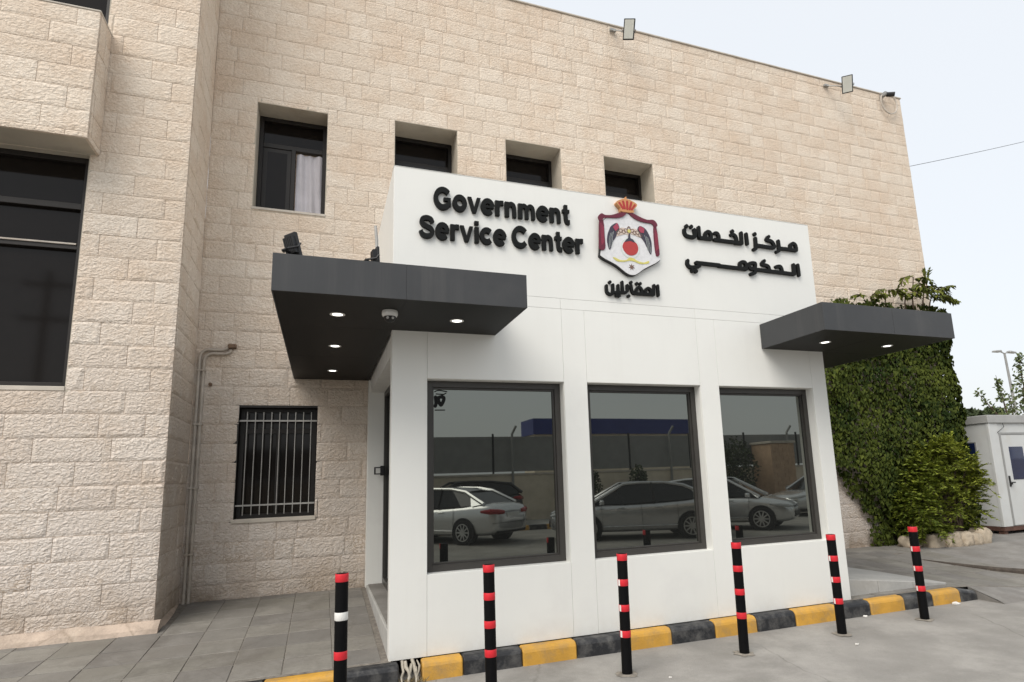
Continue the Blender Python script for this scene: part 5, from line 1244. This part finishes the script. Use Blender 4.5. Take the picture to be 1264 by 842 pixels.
# ------------------------------------------------------------ cars (front along local +x, wheels on z = 0)
def make_car(label, paint, loc, head, kind='sedan'):
    t = thing('parked_car', label, 'car', loc, radians(head), 'cars parked across the street')
    if kind == 'sedan':
        st = [(-2.38, .60, .34, .86), (-2.30, .78, .28, 1.00), (-2.05, .86, .22, 1.06), (-1.55, .895, .20, 1.05), (-.8, .905, .19, .985), (.1, .905, .19, .955), (.95, .90, .19, .945), (1.45, .885, .20, .90), (1.95, .84, .21, .82), (2.25, .73, .25, .72), (2.38, .55, .32, .60)]
        gh = [(-1.95, 1.05, .62, 1.055), (-1.25, .72, .60, 1.36), (-.75, .74, .61, 1.445), (-.1, .75, .63, 1.465), (.35, .74, .62, 1.44), (1.28, .70, .60, .945)]
        belt = lambda x: 1.02-.035*(x+1.5)
    else:
        st = [(-2.05, .62, .34, .95), (-1.98, .80, .28, 1.05), (-1.7, .86, .22, 1.07), (-1.2, .88, .20, 1.03), (-.5, .885, .19, .98), (.2, .885, .19, .96), (.9, .88, .19, .95), (1.35, .865, .20, .91), (1.8, .82, .21, .83), (2.05, .70, .25, .72), (2.15, .52, .32, .60)]
        gh = [(-1.98, .9, .64, 1.08), (-1.6, .72, .62, 1.38), (-.9, .74, .63, 1.47), (-.1, .75, .63, 1.49), (.3, .74, .62, 1.46), (1.25, .70, .60, .95)]
        belt = lambda x: 1.03-.035*(x+1.5)
    # lower body loft
    b = B(); n = 12; rings = []
    def sec(w, zb, zt):
        h = zt-zb
        return [(0, zb), (w*.80, zb), (w*.955, zb+.07), (w*.985, zb+h*.30), (w, zb+h*.55), (w*.985, zb+h*.78), (w*.93, zb+h*.93), (w*.78, zt), (0, zt+.02)]
    for (x, w, zb, zt) in st:
        s = sec(w, zb, zt); i = len(b.v)
        ring = [(x, y, z) for y, z in s]+[(x, -y, z) for y, z in s[-2:0:-1]]
        b.v += ring; rings.append((i, len(ring)))
    for k in range(len(rings)-1):
        i, n = rings[k]; j = rings[k+1][0]
        for q in range(n): b.f.append((i+q, i+(q+1) % n, j+(q+1) % n, j+q)); b.mi.append(0)
    i, n = rings[0]; b.f.append(tuple(range(i, i+n))); b.mi.append(0); i, n = rings[-1]; b.f.append(tuple(range(i+n-1, i-1, -1))); b.mi.append(0)
    body = local(b.build('body', paint, smooth=True), t)
    md = body.modifiers.new('round', 'SUBSURF'); md.levels = 1; md.render_levels = 2
    # greenhouse: glass first, pillars and roof over it
    P = {}
    L_ = []
    for (x, wb_, wr, zr) in gh:
        zb_ = min(zr, belt(x)) if x not in (gh[0][0], gh[-1][0]) else zr
        L_.append((x, wb_, wr, zr, zb_))
    g = B(); rf = B(); pl = B()
    wbelt = .83 if kind == 'sedan' else .82
    def pt(k, s): x, _, wr, zr, _ = L_[k]; return Vector((x, s*wr, zr))
    def bt(k, s):
        x = L_[k][0]; return Vector((x, s*wbelt*(1 if 0 < k < len(L_)-1 else .86), belt(x)-.02 if 0 < k < len(L_)-1 else L_[k][3]-.01))
    nK = len(L_)
    for s in (-1, 1):
        for k in range(1, nK-2): g.quad(bt(k, s), bt(k+1, s), pt(k+1, s), pt(k, s))
        g.poly([bt(0, s), bt(1, s), pt(1, s)]); g.poly([bt(nK-2, s), bt(nK-1, s), pt(nK-2, s)])
    g.quad(bt(0, -1), bt(0, 1), pt(1, 1), pt(1, -1)); g.quad(bt(nK-1, -1), bt(nK-1, 1), pt(nK-2, 1), pt(nK-2, -1))
    gl = local(g.build('glazing', 'carglass'), t)
    # roof skin
    for k in range(1, nK-2):
        for (a, c) in ((-1, 0), (0, 1)):
            A0, A1 = pt(k, a) if a else pt(k, 0)+Vector((0, 0, .03)), pt(k, c) if c else pt(k, 0)+Vector((0, 0, .03))
            B0_, B1 = pt(k+1, a) if a else pt(k+1, 0)+Vector((0, 0, .03)), pt(k+1, c) if c else pt(k+1, 0)+Vector((0, 0, .03))
            A0.z += .012; A1.z += .012; B0_.z += .012; B1.z += .012
            rf.quad(A0, A1, B1, B0_)
    local(rf.build('roof', paint, smooth=True), t)
    def out(v, s): return v+Vector((0, s*.012, .004))
    for s in (-1, 1):
        path = [out(bt(0, s), s)]+[out(pt(k, s), s) for k in range(1, nK-1)]+[out(bt(nK-1, s), s)]
        pl.tube(path, [.055, .05]+[.035]*(nK-4)+[.04, .05], 6)
        bp = B(); bp.tube([out(bt(2, s)+Vector((.32, 0, -.02)), s), out(pt(3, s)+Vector((-.30, 0, 0)), s)], .026, 6); local(bp.build('door_pillar', 'black'), t)
        qa = bt(1, s); pl.poly([out(bt(0, s), s), out(qa+Vector((-.36, 0, 0)), s), out(pt(1, s)+Vector((-.16, 0, -.06)), s)])
    local(pl.build('pillar', paint, smooth=True), t)
    wbx = (-1.37, 1.35) if kind == 'sedan' else (-1.25, 1.3)
    for k, x in enumerate(wbx):
        for s in (-1, 1):
            a = B(); yo = s*.902 if kind == 'sedan' else s*.885; yi = yo-s*.20
            m_ = 28
            a.lathe([(.375, min(yo+s*.004, yi)), (.375, max(yo+s*.004, yi))], (x, 0, .33), m_, 'y'); local(a.build('wheel_arch', 'black'), t)
            a = B(); pr_ = [(.20, -.105), (.29, -.105), (.318, -.07), (.322, 0), (.318, .07), (.29, .105), (.20, .105)]
            a.lathe(pr_, (x, yo-s*.085, .322), m_, 'y'); wh_ = local(a.build('wheel', 'tyre', smooth=True), t)
            a = B()
            yy = yo+s*.012
            for q in range(10):
                an = 2*pi*q/10; d = Vector((cos(an), 0, sin(an))); e = Vector((-sin(an), 0, cos(an))); c = Vector((x, yy, .322))
                a.hexa([c+d*.05-e*.022+Vector((0, -.012, 0)), c+d*.212-e*.016+Vector((0, -.012, 0)), c+d*.212+e*.016+Vector((0, -.012, 0)), c+d*.05+e*.022+Vector((0, -.012, 0)),
                        c+d*.05-e*.022+Vector((0, .012, 0)), c+d*.212-e*.016+Vector((0, .012, 0)), c+d*.212+e*.016+Vector((0, .012, 0)), c+d*.05+e*.022+Vector((0, .012, 0))])
            a.lathe([(.065, -.014), (.065, .014)], (x, yy, .322), 14, 'y')
            n0 = len(a.v)
            for q in range(24):
                an = 2*pi*q/24
                for r_, h_ in ((.205, -.01), (.232, -.01), (.232, .014), (.205, .014)): a.v.append((x+r_*cos(an), yy+h_*s, .322+r_*sin(an)))
            for q in range(24):
                for u in range(4): a.f.append((n0+q*4+u, n0+q*4+(u+1) % 4, n0+((q+1) % 24)*4+(u+1) % 4, n0+((q+1) % 24)*4+u)); a.mi.append(0)
            r_ = a.build('rim', 'rim'); r_.parent = wh_
    xr, xf = st[0][0], st[-1][0]; wr_ = st[1][1]
    for s in (-1, 1):
        zt_ = .83 if kind == 'sedan' else .88
        a = B(); a.tube([(xr+.015, s*.40, zt_), (xr+.05, s*.60, zt_+.01), (xr+.17, s*.80, zt_+.025), (xr+.42, s*.872, zt_+.03)], [.05, .075, .072, .03], 8); local(a.build('tail_light', 'taillight', smooth=True), t)
        a = B(); a.tube([(xf-.06, s*.50, .66), (xf-.16, s*.66, .68), (xf-.36, s*.78, .71), (xf-.62, s*.835, .745)], [.035, .06, .06, .025], 8); local(a.build('headlight', 'headlight', smooth=True), t)
        a = B(); a.tube([(.98, s*.86, .98), (1.0, s*1.0, 1.0)], [.03, .03], 6); a.hexa([(.92, s*.93, .93), (1.04, s*.93, .93), (1.02, s*1.08, .94), (.92, s*1.08, .94), (.92, s*.93, 1.06), (1.03, s*.93, 1.06), (1.0, s*1.08, 1.04), (.92, s*1.08, 1.04)]); local(a.build('side_mirror', paint, bevel=.02), t)
        for xh in (-.55, .45): a = B(); a.tube([(xh-.1, s*.912, .84), (xh+.1, s*.915, .835)], .014, 6); local(a.build('door_handle', 'rim'), t)
        a = B()
        for xs_ in (-1.02, -.08, .98): a.tube([(xs_-.02, s*.905, .28), (xs_-.01, s*.912, .6), (xs_, s*.888, .93)], .0045, 4)
        local(a.build('door_seam', 'black'), t)
        a = B(); a.tube([(-1.0, s*.902, .36), (.95, s*.902, .36)], .014, 5); local(a.build('sill_trim', 'rim'), t)
    a = B(); a.box(xr-.012, xr+.03, -.28, .28, .70, .81); local(a.build('licence_plate', 'whiteplastic', bevel=.004), t)
    a = B(); a.hexa([(xr+.035, -.60, .29), (xr+.12, -.66, .27), (xr+.12, .66, .27), (xr+.035, .60, .29), (xr+.02, -.62, .35), (xr+.11, -.68, .36), (xr+.11, .68, .36), (xr+.02, .62, .35)]); local(a.build('rear_bumper', 'black', bevel=.01), t)
    a = B(); a.tube([(xr+.004, -.36, .855), (xr-.012, 0, .865), (xr+.004, .36, .855)], .012, 5); local(a.build('boot_trim', 'rim'), t)
    a = B(); a.tube([(xr+.10, -.80, .56), (xr+.0, -.55, .56), (xr-.02, 0, .56), (xr+.0, .55, .56), (xr+.10, .80, .56)], .008, 4); local(a.build('bumper_seam', 'black'), t)
    a = B(); a.box(xf-.06, xf+.005, -.42, .42, .36, .52); a.box(xf-.09, xf-.03, -.34, .34, .58, .66); local(a.build('grille', 'black', bevel=.01), t)
    return t
def car_at(label, paint, head, wheel_local, wheel_world, kind='sedan'):
    h = radians(head); c, s = cos(h), sin(h); wx, wy = wheel_local
    return make_car(label, paint, (wheel_world[0]-(wx*c-wy*s), wheel_world[1]-(wx*s+wy*c), 0.0), head, kind)
car_at('silver sedan with its tail turned to the kiosk, reflected in the left window', 'silver', 233, (-1.37, -.85), (3.0, -10.1))
car_at('grey sedan parked side on, reflected in the middle window', 'greycar', 201, (-1.37, -.85), (8.59, -7.89))
car_at('silver hatchback with its nose turned to the kiosk, reflected in the right window', 'silver', 50, (1.3, .85), (11.21, -8.29), 'hatch')
make_car('silver sedan parked farther back, half hidden by the hatchback in the right window', 'silver', (17.6, -12.2, 0), 180)
make_car('dark car parked behind the silver sedan, partly hidden in the left window', 'darkcar', (3.95, -14.75, .14), 180, 'hatch')
